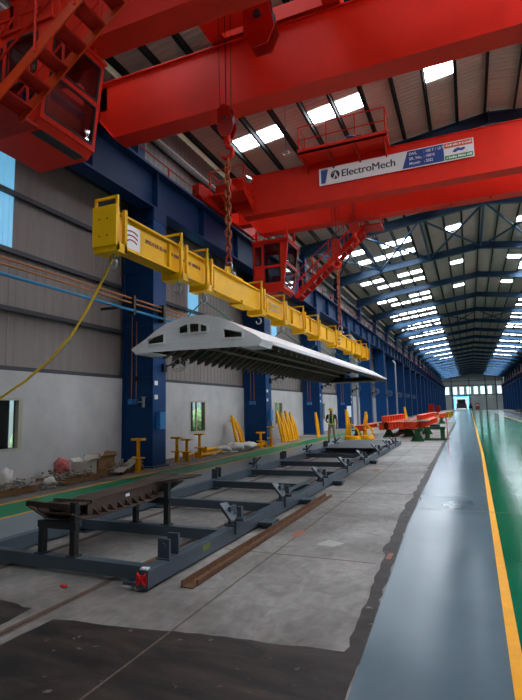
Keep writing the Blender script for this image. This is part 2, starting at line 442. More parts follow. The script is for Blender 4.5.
o = MB().box(-26, XL-.4, Y0, 70, -.4, -.05).build('ground_outside', M['earth']); tag(o, kind='structure')

wr = MB().box(XR, XR+.22, Y0, Y1, 0, 2.85).build('wall_right', M['plaster']); tag(wr, kind='structure')
mb = MB(); corrugated_x(mb, XR+.14, Y0, Y1, 2.85, 13.9, .64); mb.build('cladding', M['clad'], wr, recalc=False)
for z in (2.9, 4.4, 5.9, 7.43, 9.0, 10.5, 12.0):
    MB().box(XR-.02, XR+.1, Y0, Y1, z-.06, z+.06).build('girt', M['girt'], wr)
for k in range(0, 24):  # unseen glowing sheets, added to lift the light in the hall
    c = -8.0+BAY*k+3
    tag(MB().box(XR+.09, XR+.1, c-.43, c+.43, 4.45, 8.45).build('translucent_sheet', M['transl'], wr), 'pale blue glowing sheet added to light the hall')

# ------------------------------------------------------------------ end walls
DX0, DX1, DZ = -6.2, -.4, 5.4
wf = MB()
gab = [(XL, 0), (DX0, 0), (DX0, DZ), (DX1, DZ), (DX1, 0), (XR, 0), (XR, roofz(XR, 15.2)), (RX, 15.2), (XL, roofz(XL, 15.2))]
wf.prism(gab, 'y', Y1, Y1+.25)
wf = wf.build('wall_far', M['clad_far']); tag(wf, kind='structure')
wn = MB().prism([(XL-.2, 0), (XR+.2, 0), (XR+.2, roofz(XR, 15.2)), (RX, 15.2), (XL-.2, roofz(XL, 15.2))], 'y', Y0-.25, Y0).build('wall_near', M['clad']); tag(wn, kind='structure')
for z in (6.1, 10.3, 12.3): MB().box(XL, XR, Y1-.12, Y1, z-.1, z+.1).build('girt', M['girt'], wf)
for x in (-7.0, .2, 6.6, 10.6): MB().box(x-.16, x+.16, Y1-.25, Y1, 0 if x > 0 else .0, 13.5).build('wall_post', M['rafter'], wf)
for k, x in enumerate((-8.9, -5.6, -2.9, -.1, 2.7, 5.4, 8.2, 11.9)):
    f = MB().box(x-.8, x+.8, Y1-.08, Y1-.02, 6.5, 9.7).build('window_%d' % (k+7), M['farwin']); tag(f, kind='structure')
    g = MB()
    for a, b, c, d in ((x-.86, x-.78, 6.4, 9.8), (x+.78, x+.86, 6.4, 9.8), (x-.86, x+.86, 6.4, 6.5), (x-.86, x+.86, 9.7, 9.8), (x-.86, x+.86, 8.05, 8.12)): g.box(a, b, Y1-.12, Y1-.04, c, d)
    g.build('window_frame', M['frame'], f)
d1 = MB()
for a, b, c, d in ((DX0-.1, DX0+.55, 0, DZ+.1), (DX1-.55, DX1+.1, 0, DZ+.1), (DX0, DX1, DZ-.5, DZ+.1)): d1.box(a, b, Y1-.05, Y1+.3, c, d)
d1 = d1.build('door_1', M['doorglow']); tag(d1, kind='structure')  # frame glows though no lamp, painting daylight at the opening's edges
o = MB().box(-16, 10, Y1+.26, Y1+30, -.3, -.02).build('yard_outside', M['earth']); tag(o, kind='structure')
o = MB()
for a, b, c, d in ((6.9, 10.4, 0, 4.3), ): o.box(a, b, Y1-.1, Y1-.01, c, d)
o = o.build('door_2', M['clad_far']); tag(o, kind='structure')
g = MB()
for x in (6.9, 8.05, 9.2, 10.4): g.box(x-.06, x+.06, Y1-.16, Y1-.1, 0, 4.3)
g.box(6.9, 10.4, Y1-.16, Y1-.1, 4.2, 4.32); g.build('door_frame', M['frame'], o)

# ------------------------------------------------------------------ roof
mb = MB()
ys = []; y = Y0-.2
while y < Y1+.2:
    for f, o in ((0, 0), (.5, 0), (.62, 1), (.88, 1)): ys.append((y+f*.25, o))
    y += .25
rows = []
for yy, o in ys:
    rows.append([mb.bm.verts.new((x, yy, roofz(x, 15.02)+.02*o)) for x in (XL-.4, RX, XR+.4)])
for a, b in zip(rows, rows[1:]):
    for i in (0, 1): mb.bm.faces.new((a[i], b[i], b[i+1], a[i+1]))
ce = mb.build('ceiling', M['roofsheet'], recalc=False); tag(ce, kind='structure')
PX = [.3+1.17*k for k in range(-9, 12)]
for x in PX:
    z = roofz(x, 14.75)
    mb = MB().box(x-.02, x+.02, Y0, Y1, z, z+.24); mb.box(x-.07, x+.02, Y0, Y1, z, z+.02); mb.box(x-.02, x+.07, Y0, Y1, z+.22, z+.24)
    mb.build('purlin', M['purlin'], ce)
def skyl(mb, x0, x1, y0, y1):
    mb.verts([(x0, y0, roofz(x0, 15.0)), (x1, y0, roofz(x1, 15.0)), (x1, y1, roofz(x1, 15.0)), (x0, y1, roofz(x0, 15.0)),
              (x0, y0, roofz(x0, 15.012)), (x1, y0, roofz(x1, 15.012)), (x1, y1, roofz(x1, 15.012)), (x0, y1, roofz(x0, 15.012))],
             [(3,2,1,0),(4,5,6,7),(0,1,5,4),(1,2,6,5),(2,3,7,6),(3,0,4,7)])
cells = []
def pcell(x):            # snap to the gap between two purlins
    k = math.floor((x-.3)/1.17); return .3+1.17*k+.06, .3+1.17*(k+1)-.06
for k, y in enumerate(FR[:-1]):
    first = y < 30
    offs = (5.2,) if first else (1.2, 4.8, 7.6) if y < 60 else (4.8, 8.2)
    if -6 < y < 45:  # extra unseen skylight rows, added to brighten cranes and shell
        for of in ((.8, 2.4, 3.9, 7.0, 8.5) if y > 0 else (6.5, 8.5)):
            for x in (5.9, 7.0, 8.2, 9.4, 10.5, 11.6, 12.8): cells.append((y+of, pcell(x)))
    for j, of in enumerate(offs):
        xs = [-8.4, -7.2, -4.9, -3.7]
        if not first: xs = [-8.4, -7.2, -4.9, -3.7] if j != 2 else [-7.2, -6.1, -4.9, -3.7]
        xs = xs+[7.0, 8.2, 10.5, 11.6]+([5.9, 9.4, 12.8] if 0 < y < 45 else [])  # near bays also get added cells out of view, for more light
        if y > 60: xs = [-8.4, -7.2, -6.1, -4.9, -3.7, 7.0, 8.2, 9.4, 10.5]
        if y < 60 and j == (0 if first else 1): xs += [-.3, 4.3]
        for x in xs: cells.append((y+of, pcell(x)))
cells.sort(key=lambda c: c[0] if c[0] > 0 else 400-c[0])
big = MB()
for i, (y, (a, b)) in enumerate(cells):
    if i < 100:
        q = MB(); skyl(q, a, b, y, y+.95); tag(q.build('skylight', M['skylight'], ce), 'bright daylit roof sheet')  # visible sheets and the added unseen rows alike
    else: skyl(big, a, b, y, y+.95)
tag(big.build('skylight', M['skylight'], ce), 'bright daylit roof sheets further off', kind='stuff')

# rafters
def rafter(y, label, group):
    o = thing('roof_rafter', (RX, y, 14.2), label, 'rafter', group)
    mb = MB()
    for s, xe in ((-1, XL+.05), (1, XR-.05)):
        xs = [RX, RX+(xe-RX)*.62, xe]
        zt = [roofz(x, 14.71) for x in xs]; zb = [roofz(x, 14.2) for x in xs]; zb[-1] -= .35
        for z0 in (zt, zb):
            for i in range(2):
                mb.bar((xs[i], y, z0[i]), (xs[i+1], y, z0[i+1]), .3, .04, (0, 0, 1))
        for i in range(2):
            mb.prism([(xs[i], zb[i]), (xs[i+1], zb[i+1]), (xs[i+1], zt[i+1]), (xs[i], zt[i])], 'y', y-.012, y+.012)
    mb.build('web', M['rafter'], o)
    for x in (-4.5, RX, 7.7): MB().box(x-.03, x+.03, y-.17, y+.17, roofz(x, 14.16), roofz(x, 14.76)).build('splice_plate', M['rafter'], o)
    return o
for i, y in enumerate(FR[1:-1]):
    if y < 0: continue
    lab, grp = 'blue steel roof rafter far down the hall', 'far roof rafters'
    if abs(y-32.95) < .1: lab, grp = 'large blue rafter directly under the bottom edge of the lettered crane', 'near roof rafters'
    elif y < 8: continue
    elif y < 20: lab, grp = 'blue steel roof rafter above the nearest crane girder', 'near roof rafters'
    elif y < 32: lab, grp = 'dark blue rafter edge showing just above the top of the lettered crane girder', 'near roof rafters'
    elif y < 43: lab, grp = 'blue rafter at the far end of the nearest roof cross bracing', 'near roof rafters'
    elif y < 53: lab, grp = 'third blue rafter seen beyond the lettered crane', 'near roof rafters'
    elif y < 63: lab, grp = 'fourth blue rafter seen beyond the lettered crane', 'near roof rafters'
    rafter(y, lab, grp)
# roof cross bracing
def brace(x0, x1, y0, y1, label, group):
    o = thing('cross_brace', ((x0+x1)/2, (y0+y1)/2, roofz((x0+x1)/2, 14.5)), label, 'brace', group)
    for a, b in (((x0, y0), (x1, y1)), ((x0, y1), (x1, y0))):
        dz = 0 if a[1] == y0 else -.09
        MB().tube([(a[0], a[1], roofz(a[0], 14.4)+dz), (b[0], b[1], roofz(b[0], 14.4)+dz)], .075, 8).build('brace_tube', M['rafter'], o)
    MB().box((x0+x1)/2-.12, (x0+x1)/2+.12, (y0+y1)/2-.12, (y0+y1)/2+.12, roofz((x0+x1)/2, 14.28), roofz((x0+x1)/2, 14.46)).build('gusset', M['rafter'], o)
XB = [-10.2, -6.3, -2.3, 1.6, 5.6, 9.6, 13.4]
nm = ['blue roof cross brace next to the left wall below the lettered crane', 'blue roof cross brace second from the left wall', 'blue roof cross brace third from the left wall below the crane',
      'blue roof cross brace just right of the ridge', 'blue roof cross brace at the picture edge right of the ridge', 'blue roof cross brace beside the right wall']
for i in range(6):
    brace(XB[i], XB[i+1], FR[5]+.1, FR[6]-.1, nm[i], 'near cross braces')
for i in range(6):
    brace(XB[i], XB[i+1], FR[9]+.1, FR[10]-.1, 'small blue roof cross brace in the second braced bay', 'far cross braces')
for x in (-6.3, -2.3, 1.6, 5.6, 9.6):
    tag(MB().tube([(x, FR[5]+.1, roofz(x, 14.4)), (x, FR[6]-.1, roofz(x, 14.4))], .09, 8).build('tie_tube', M['rafter'], None, (x, FR[5], 14)),
        {-6.3: 'blue tie tube between first and second cross brace from left wall', -2.3: 'blue tie tube between second and third cross brace',
         1.6: 'blue tie tube at the roof ridge between cross braces', 5.6: 'blue tie tube right of the ridge brace', 9.6: 'blue tie tube near the right wall'}[x], 'tie', 'roof tie tubes')

# ------------------------------------------------------------------ columns, runway
def column(xw, xi, y, s, label, group):
    """xw wall side, xi hall side, s = +1 when the hall lies towards +x"""
    o = thing('steel_column', ((xw+xi)/2, y, 0), label, 'column', group)
    lo, hi = min(xw, xi), max(xw, xi)
    MB().box(lo+.05, hi-.05, y-.31, y+.31, .04, 8.1).build('column_web', M['blue'], o)
    f = MB().box(xi-.05 if s > 0 else xi, xi if s > 0 else xi+.05, y-.37, y+.37, .04, 8.5)
    f.box(xw if s > 0 else xw-.05, xw+.05 if s > 0 else xw, y-.37, y+.37, .04, 8.5); f.build('flange', M['blue'], o)
    MB().box(lo-.02, hi+.02, y-.36, y+.36, 8.1, 8.54).build('runway_seat', M['navy'], o)
    u = MB().box(xw+.02 if s > 0 else xw-.42, xw+.42 if s > 0 else xw-.02, y-.2, y+.2, 8.54, 12.6); u.build('upper_column', M['navy'], o)
    MB().box(lo-.02, hi+.08 if s > 0 else hi+.02, y-.45, y+.45, .0, .05).build('base_plate', M['slate'], o)
    for z in (2.9, 4.6, 6.4): MB().box(lo+.04, hi-.04, y-.345, y-.3, z-.02, z+.02).build('stiffener', M['blue'], o)
    return o
ordn = ['nearest', 'second', 'third', 'fourth', 'fifth', 'sixth']
lc = [y for y in FR if y > 5]
for i, y in enumerate(lc):
    if i == 0: lab = 'dark blue steel column with two switch boxes, nearest on the left wall'
    elif i == 1: lab = 'dark blue column on the left wall behind the pair of yellow jack stands'
    elif i == 2: lab = 'dark blue column on the left wall just left of the worker'
    elif i == 3: lab = 'blue column on the left wall just right of the worker'
    elif i == 4: lab = 'fifth blue column along the left wall, above the orange girders'
    else: lab = 'blue steel column far down the left wall'
    column(XL, -9.3, y, 1, lab, 'left wall columns' if i < 5 else 'far left wall columns')
for i, y in enumerate(FR[1:]):
    if y < 100: continue
    column(XR, 12.5, y, -1, 'blue steel column along the right wall', 'right wall columns')

def runway(xc, name, label, edge):
    o = thing('crane_runway_beam', (xc, 0, 8.54), label, 'runway beam')
    b = MB(); b.box(xc-.28, xc+.28, Y0+.3, Y1-.3, 8.56, 8.62); b.box(xc-.32, xc+.32, Y0+.3, Y1-.3, 9.9, 9.98); b.build('flange', M['navy'], o)
    MB().box(xc-.02, xc+.02, Y0+.3, Y1-.3, 8.6, 9.92).build('web', M['navy'], o)
    for y in FR:
        for dy in (0, 3.2, 6.4): MB().box(xc-.24, xc+.24, y+dy-.02, y+dy+.02, 8.6, 9.92).build('stiffener', M['navy'], o)
    MB().box(xc-.05, xc+.05, Y0+.3, Y1-.3, 9.98, 10.12).build('crane_rail', M['slate_dark'], o)
    MB().box(xc-edge*.33-.04, xc-edge*.33+.04, Y0+.3, Y1-.3, 9.9, 10.02).build('edge_angle', M['navy'], o)
runway(-9.62, 'l', 'long dark blue runway beam carrying the cranes on the left columns', 1)
runway(12.85, 'r', 'long dark blue runway beam carrying the cranes on the right columns', -1)
def railing(x, label):
    o = thing('safety_railing', (x, 0, 9.98), label, 'railing')
    MB().tube([(x, Y0+1, 10.95), (x, Y1-1, 10.95)], .025, 6).build('top_rail', M['red2'], o)
    MB().tube([(x, Y0+1, 10.45), (x, Y1-1, 10.45)], .02, 6).build('middle_rail', M['red2'], o)
    y = 1.0; 
    while y < Y1-2:
        MB().box(x-.025, x+.025, y-.025, y+.025, 9.6, 10.95).build('post', M['red2'], o); y += 2.4
    MB().box(x-.35 if x < 0 else x, x if x < 0 else x+.35, Y0+1, Y1-1, 9.55, 9.6).build('walkway_plate', M['slate_dark'], o)
railing(-10.02, 'thin red railing running above the left runway beam')
railing(13.2, 'thin red railing running above the right runway beam')

# ------------------------------------------------------------------ service pipes on the left columns
for (z, dx, r, m, lab) in ((4.78, -9.14, .04, 'cyan', 'thick cyan pipe running along the left columns'),
                           (5.02, -9.2, .028, 'copper', 'lower ochre pipe above the cyan pipe along the left wall'),
                           (5.16, -9.2, .028, 'copper', 'upper ochre pipe along the left wall')):
    tag(MB().tube([(dx, -6, z), (dx, 13.0, z), (dx, 60, z)], r, 8).build('service_pipe', M[m], None, (dx, 0, z)), lab, 'pipe', 'pipes along the left wall')
for i, y in enumerate((4.15+8.0, 13.75, 23.35, 32.95)):
    o = MB().box(-9.3, -9.1, y-.05, y+.05, 4.66, 5.24)
    if i == 0: o.box(-10.36, -9.28, y-.03, y+.03, 4.9, 4.98)
    o = o.build('pipe_clamp', M['black'], None, (-9.2, y, 4.7))
    tag(o, ['black clamp on the pipes left of the nearest blue column', 'black pipe clamp on the nearest blue column', 'black pipe clamp on the second blue column', 'black pipe clamp on the third blue column'][i], 'clamp', 'pipe clamps')

# fans
def fan(y, label, group):
    o = thing('wall_fan', (-9.12, y, 3.35), label, 'fan', group)
    MB().box(-9.32, -9.2, y-.09, y+.09, 3.05, 3.3).build('bracket', M['black'], o)
    MB().bar((-9.24, y, 3.2), (-8.98, y+.3, 3.4), .05, .05).build('arm', M['black'], o)
    c = Vector((-8.95, y+.36, 3.4)); ring = MB(); n = Vector((.25, -.95, -.1)).normalized()
    u = n.cross(Vector((0, 0, 1))).normalized(); v = n.cross(u)
    for rr, off in ((.33, .05), (.33, -.05), (.22, .08), (.1, .09)):
        ring.tube([c+n*off+(u*math.cos(t)+v*math.sin(t))*rr for t in [2*PI*k/24 for k in range(24)]], .008, 5, True)
    for k in range(16):
        t = 2*PI*k/16; d = u*math.cos(t)+v*math.sin(t)
        ring.tube([c+n*.09+d*.08, c+n*.06+d*.26, c+n*.05+d*.33, c-n*.05+d*.33, c-n*.08+d*.2], .005, 4)
    ring.build('guard', M['fan'], o)
    bl = MB()
    for k in range(3):
        t = 2*PI*k/3+.4; d = u*math.cos(t)+v*math.sin(t); e = u*math.cos(t+.55)+v*math.sin(t+.55)
        bl.verts([c+d*.05-n*.02, c+d*.28-n*.035, c+e*.28+n*.035, c+e*.06+n*.02, c+d*.05-n*.012, c+d*.28-n*.027, c+e*.28+n*.043, c+e*.06+n*.028], [(0,1,2,3),(7,6,5,4),(0,4,5,1),(1,5,6,2),(2,6,7,3),(3,7,4,0)])
    bl.build('blade', M['black'], o)
    MB().cyl(c-n*.16, c+n*.05, .09, 12).build('motor', M['black'], o)
    return o
for i, y in enumerate(lc[:9]):
    fan(y+.2, ['wall fan on the nearest blue column under the metal roof shell', 'wall fan on the second blue column', 'wall fan on the third blue column above the worker', 'wall fan on the fourth blue column'][i] if i < 4 else 'small wall fan on a blue column far down the left wall', 'wall fans' if i < 4 else 'far wall fans')

# conduits and switches on the columns
for i, y in enumerate(lc[:4]):
    nmz = ['nearest', 'second', 'third', 'fourth'][i]
    yf = y-.33
    for j, x in enumerate((-10.12, -9.94)):
        o = thing('switch_box', (x, yf, 2.1), ('left' if j == 0 else 'right')+' blue switch box with conduit on the %s blue column' % nmz, 'switch box', 'switch boxes on columns')
        MB().box(x-.075, x+.075, yf-.14, yf, 2.0, 2.17).build('housing', M['swblue'], o, bevel=.01)
        MB().cyl((x, yf-.17, 2.08), (x, yf-.14, 2.08), .035, 10).build('dial', M['swblue'], o)
        MB().tube([(x, yf-.04, 2.17), (x, yf-.04, 4.7 if j else 4.9)], .014, 6).build('conduit', M['copper'], o)
    if i == 0:
        tag(MB().box(-9.98, -9.82, yf-.06, yf, 2.75, 2.9).build('junction_box', M['black'], None, (-9.9, yf, 2.7)), 'black junction box above the switches on the nearest column', 'box')
        o = thing('valve', (-9.62, yf, 2.0), 'grey gate valve beside the switches on the nearest column', 'valve')
        MB().tube([(-9.84, yf-.08, 2.07), (-9.6, yf-.08, 2.07)], .022, 8).build('pipe_stub', M['galv'], o)
        MB().cyl((-9.63, yf-.08, 1.9), (-9.63, yf-.08, 2.22), .05, 10).build('valve_body', M['galv'], o)
        MB().box(-9.7, -9.56, yf-.1, yf-.06, 2.2, 2.24).build('handle', M['galv'], o)
    if i < 2:
        q = MB().box(-9.29, -9.13, y-.2, y+.1, 1.2, 1.75).build('isolator_box', M['swblue'], None, (-9.2, y, 1.2))
        tag(q, 'blue isolator box on the hall side of the %s blue column' % nmz, 'switch box')
    for z in (2.15, 2.6):
        tag(MB().box(-9.29, -9.28, y-.3, y-.12, z, z+.14).build('label_plate', M['signwhite'], None, (-9.28, y, z)), 'small white %s label plate on the %s blue column' % ('upper' if z > 2.3 else 'lower', nmz), 'label plate')

# ------------------------------------------------------------------ cranes
def girder(o, y0, y1, zb, zt, xl, xr, m, name='girder'):
    poly = [(xl, zt), (xl, zb+.62), (xl+.5, zb), (xr-.5, zb), (xr, zb+.62), (xr, zt)]
    g = MB().prism(poly, 'y', y0+.05, y1-.05)
    g.box(xl, xr, y0, y1, zt-.03, zt)                                   # top flange
    g.box(xl+.5, xr-.5, y0, y1, zb-.03, zb)
    for (a, b) in (((xl, zb+.62), (xl+.5, zb)), ((xr, zb+.62), (xr-.5, zb))):
        g.bar((a[0], (y0+y1)/2, a[1]), (b[0], (y0+y1)/2, b[1]), (y1-y0), .03, (0, 0, 1))
    r = g.build(name, m, o)
    q = MB().box(xl+.3, xr-.3, (y0+y1)/2-.03, (y0+y1)/2+.03, zt, zt+.06); q.build('trolley_rail', M['slate_dark'], r)
    return r
def end_truck(o, x, y0, y1):
    t = MB().box(x-.2, x+.2, y0, y1, 10.25, 10.85).build('end_truck', M['red'], o)
    for y in (y0+.45, y0+1.1, y1-1.1, y1-.45):
        MB().cyl((x-.07, y, 10.33), (x+.07, y, 10.33), .21, 20).build('wheel', M['slate_dark'], t)
    for y in (y0-.12, y1+.02): MB().box(x-.1, x+.1, y, y+.1, 10.45, 10.6).build('buffer', M['black'], t)
def cabin(o, x0, x1b, x1t, y0, y1, zb, zt, dark=False):
    """driver's cabin: the +x face leans in towards the bottom"""
    m = M['red']; zm = zb+(zt-zb)*.52
    c = MB()
    def xs(z): return x1b+(x1t-x1b)*(z-zb)/(zt-zb)
    def wallxz(yc, holes, inner):
        """panel in a plane y = const, with window holes given as (xa, xb, za, zb)"""
        us = sorted({x0}|{h[0] for h in holes}|{h[1] for h in holes}); zs = sorted({zb, zt}|{h[2] for h in holes}|{h[3] for h in holes})
        us = us+[None]
        for i in range(len(us)-1):
            for j in range(len(zs)-1):
                za, zc = zs[j], zs[j+1]
                cx = us[i]+.01 if us[i+1] is None else (us[i]+us[i+1])/2
                if any(h[0] < cx < h[1] and h[2] < (za+zc)/2 < h[3] for h in holes): continue
                a0 = us[i]; b0 = xs(za) if us[i+1] is None else us[i+1]; b1 = xs(zc) if us[i+1] is None else us[i+1]
                c.prism([(a0, za), (b0, za), (b1, zc), (a0, zc)], 'y', yc-.03, yc+.03)
    W = x1b-x0
    hn = [(x0+.10*W, x0+.30*W, zb+.52*(zt-zb), zt-.22), (x0+.40*W, x0+.93*W, zb+.5*(zt-zb), zt-.14), (x0+.42*W, x0+.93*W, zb+.14*(zt-zb), zb+.43*(zt-zb))]
    wallxz(y0+.03, hn, 0); wallxz(y1-.03, [(x0+.15*W, x0+.85*W, zb+.45*(zt-zb), zt-.2)], 0)
    c.box(x0, x0+.05, y0, y1, zb, zt)                                   # closed back
    c.prism([(x0, zb), (x1b, zb), (x1b-.14, zb-.14), (x0, zb-.14)], 'y', y0, y1)       # floor tray with bevelled toe
    c.box(x0-.04, x1t+.06, y0-.05, y1+.05, zt, zt+.07)                  # roof
    # front frame (leaning)
    def F(y, z, d=0): return (xs(z)-d, y, z)
    for y in (y0+.05, y1-.05): c.bar(F(y, zb), F(y, zt), .1, .06, (1, 0, 0))
    for z in (zb+.06, zm, zt-.06): c.bar(F(y0, z), F(y1, z), .06, .13, (0, 0, 1))
    body = c.build('operator_cabin', m, o)
    for h in hn:
        MB().box(h[0]-.02, h[1]+.02, y0+.035, y0+.045, h[2]-.02, h[3]+.02).build('window_pane', M['cabglass'], body)
        s = MB()
        for a, b, d, e in ((h[0]-.02, h[0]+.02, h[2], h[3]), (h[1]-.02, h[1]+.02, h[2], h[3]), (h[0], h[1], h[2]-.02, h[2]+.02), (h[0], h[1], h[3]-.02, h[3]+.02)): s.box(a, b, y0-.012, y0+.01, d, e)
        s.build('window_seal', M['black'], body)
    for za, zc in ((zb+.13, zm-.07), (zm+.07, zt-.13)):
        g = MB(); ya, yb = y0+.1, y1-.1
        g.prism([(xs(za)-.01, za), (xs(za)+.0, za), (xs(zc)+.0, zc), (xs(zc)-.01, zc)], 'y', ya, yb); g.build('window_pane', M['cabglass'], body)
        s = MB()
        for p, q in ((F(ya, za), F(ya, zc)), (F(yb, za), F(yb, zc)), (F(ya, za), F(yb, za)), (F(ya, zc), F(yb, zc))): s.bar((p[0]+.025, p[1], p[2]), (q[0]+.025, q[1], q[2]), .035, .03, (1, 0, 0))
        s.build('window_seal', M['black'], body)
    # seat and console inside
    s = MB().box(x0+.5, x0+.95, y0+.5, y0+.95, zb+.35, zb+.48); s.box(x0+.45, x0+.56, y0+.5, y0+.95, zb+.45, zb+1.05); s.box(x0+.62, x0+.8, y0+.62, y0+.8, zb, zb+.36)
    s.build('driver_seat', M['black'], body)
    MB().box(x1b-.42, x1b-.12, y0+.25, y1-.25, zb, zb+.62).build('console', M['orange_red'], body)
    gr = MB()
    for k in range(9): gr.box(x1b-.34+.03*k-.008, x1b-.34+.03*k+.008, y0+.15, y1-.15, zb-.155, zb-.14)
    gr.build('floor_grille', M['slate_dark'], body)
    rl = MB()
    for x in (x0, (x0+x1t)/2, x1t):
        rl.bar((x, y0, zt+.07), (x, y0, zt+.36), .03, .03)
    rl.bar((x0, y0, zt+.35), (x1t, y0, zt+.35), .03, .03, (0, 1, 0)); rl.build('roof_rail', M['red'], body)
    for x, y in ((x0+.1, y0+.3), (x1t-.1, y0+.3), (x0+.1, y1-.2), (x1t-.1, y1-.2)):
        MB().box(x-.05, x+.05, y-.05, y+.05, zt+.05, 9.8).build('hanger', m, body)
    return body
def stairs(o, xa, za, xb, zb_, y0, y1, near, m='orange_red'):
    st = bpy.data.objects.new('stairway', None); col.objects.link(st); st.parent = o; st['_org'] = tuple(o['_org'])
    for y in (y0, y1):
        MB().bar((xa, y, za), (xb, y, zb_), .03, .2, (0, 0, 1)).build('stringer', M[m], st)  # default orange red paints the light falling on the stringers
    n = max(6, int((zb_-za)/.24))
    for k in range(n):
        f = (k+.5)/n; x = xa+(xb-xa)*f; z = za+(zb_-za)*f
        t = MB().box(x-.13, x+.13, y0, y1, z-.02, z+.02); t.box(x-.13, x-.11, y0, y1, z-.06, z+.0); t.build('tread', M['red2'], st)
    for y in (y0-.03, y1+.03):
        for h in (.52, .98):
            MB().tube([(xa-.1, y, za+h), (xb, y, zb_+h)], .02, 6).build('handrail', M['red'], st)
        for k in range(5):
            f = .04+.92*k/4
            MB().tube([(xa+(xb-xa)*f, y, za+(zb_-za)*f-.05), (xa+(xb-xa)*f, y, za+(zb_-za)*f+.98)], .024, 6).build('rail_post', M['red'], st)
    return st
def rail_box(mb, pts, z0, h=1.0, closed=False, r=.022):
    for i in range(len(pts)):
        mb.tube([(pts[i][0], pts[i][1], z0), (pts[i][0], pts[i][1], z0+h)], r, 6)
    n = len(pts) if closed else len(pts)-1
    for i in range(n):
        a = pts[i]; b = pts[(i+1) % len(pts)]
        for f in (.5, 1.0): mb.tube([(a[0], a[1], z0+h*f), (b[0], b[1], z0+h*f)], r*.9, 6)

# crane nearest the camera
C1 = thing('overhead_crane', (1.6, 9.3, 10.1), 'red overhead crane nearest the viewer with cabin at top left', 'crane', 'red overhead cranes')
girder(C1, 7.4, 8.0, 9.42, 11.15, -9.1, 12.4, M['red']); girder(C1, 10.6, 11.2, 9.42, 11.15, -9.25, 12.4, M['red'])
end_truck(C1, -9.62, 6.6, 12.2); end_truck(C1, 12.85, 6.6, 12.2)
cabin(C1, -8.45, -7.0, -6.76, 6.42, 7.86, 7.2, 9.1)
stairs(C1, -7.05, 6.95, -3.55, 9.34, 5.5, 6.05, True)
ld = MB().box(-8.6, -7.0, 5.4, 6.42, 6.98, 7.04).build('landing', M['red2'], C1)
r = MB(); rail_box(r, [(-7.05, 5.44), (-7.8, 5.44), (-8.56, 5.44), (-8.56, 6.3)], 7.04); r.build('landing_rail', M['red'], ld)
pl = MB().box(-3.6, 10, 5.6, 7.4, 9.34, 9.4).build('walkway', M['red2'], C1)
for k in range(6):
    x = -3.2+2.4*k; MB().prism([(5.65, 9.4), (7.4, 9.4), (7.4, 9.9)], 'x', x-.02, x+.02).build('bracket', M['red2'], pl)
for k in range(7):
    x = -3.5+2.2*k; MB().tube([(x, 5.63, 9.4), (x, 5.63, 10.4)], .022, 6).build('rail_post', M['red'], pl)
for z in (9.9, 10.4): MB().tube([(-3.5, 5.63, z), (9.7, 5.63, z)], .02, 6).build('handrail', M['red'], pl)
t = MB().box(-5.6, -2.2, 7.5, 8.3, 11.22, 11.6); t.box(-5.6, -2.2, 10.55, 11.05, 11.22, 11.6); t.box(-5.6, -5.2, 8.5, 10.55, 11.22, 11.55); t.box(-2.6, -2.2, 8.5, 10.55, 11.22, 11.55)
t = t.build('trolley', M['red'], C1)
MB().cyl((-4.5, 8.5, 11.75), (-4.5, 10.5, 11.75), .3, 20).build('rope_drum', M['red2'], t)
MB().box(-5.4, -4.0, 8.9, 10.3, 11.16, 11.22).build('trolley_plate', M['red'], t)
for k in range(3): MB().box(-2.4, -2.0, 8.7+.6*k, 9.0+.6*k, 11.6, 12.0).build('motor', M['blue_tarp'], t)

# lettered crane
C2 = thing('overhead_crane', (1.6, 19.6, 10.1), 'bright red overhead crane carrying the white lettered sign board', 'crane', 'red overhead cranes')
girder(C2, 18.4, 18.98, 9.85, 11.53, -8.85, 12.4, M['red']); girder(C2, 20.3, 20.88, 9.74, 11.5, -8.85, 12.4, M['red'])
end_truck(C2, -9.62, 16.8, 22.4); end_truck(C2, 12.85, 16.8, 22.4)
MB().box(-9.45, -8.8, 18.45, 18.95, 10.3, 11.3).build('end_connection', M['red'], C2); MB().box(-9.45, -8.8, 20.35, 20.85, 10.3, 11.3).build('end_connection', M['red'], C2)
MB().box(-9.45, -9.0, 10.65, 11.15, 10.3, 11.0).build('end_connection', M['red'], C1); MB().box(-9.45, -9.0, 7.45, 7.95, 10.3, 11.0).build('end_connection', M['red'], C1)
cabin(C2, -8.62, -7.2, -6.95, 20.05, 21.5, 7.02, 9.2)
stairs(C2, -6.95, 6.75, -3.75, 9.45, 21.0, 21.7, False, 'red')
w2 = MB().box(-3.9, -3.0, 20.88, 21.8, 9.5, 9.56).build('walkway', M['red2'], C2)
for x in (-3.05, ):
    for z in (10.05, 10.55): MB().tube([(x, 20.95, z), (x, 21.75, z)], .02, 6).build('handrail', M['red'], w2)
    for y in (20.95, 21.75): MB().tube([(x, y, 9.56), (x, y, 10.55)], .022, 6).build('rail_post', M['red'], w2)
# maintenance platform on the girder
pf = MB().box(-5.55, -2.15, 17.5, 18.42, 11.52, 11.6); pf.box(-5.55, -2.15, 17.5, 17.53, 11.52, 11.72)
pf = pf.build('platform', M['red'], C2)
for x in (-5.4, -4.35, -3.3, -2.3): MB().prism([(17.52, 11.53), (18.42, 11.53), (18.42, 11.1)], 'x', x-.025, x+.025).build('bracket', M['red2'], pf)
r = MB(); rail_box(r, [(-5.5, 18.35), (-5.5, 17.55), (-4.4, 17.55), (-3.3, 17.55), (-2.2, 17.55), (-2.2, 18.35)], 11.6, 1.05); r.build('railing', M['red'], pf)
g = MB().box(-4.5, -2.9, 17.75, 18.3, 11.6, 11.72)
g.sphere((-4.2, 18.0, 11.8), .3, (1.3, .8, .55), 3, .3); g.sphere((-3.5, 18.0, 11.85), .34, (1.5, .8, .6), 3, .3); g.sphere((-3.0, 18.05, 11.8), .25, (1.2, .8, .6), 3, .3)
g.build('covered_motor', M['blue_tarp'], pf, smooth=True)
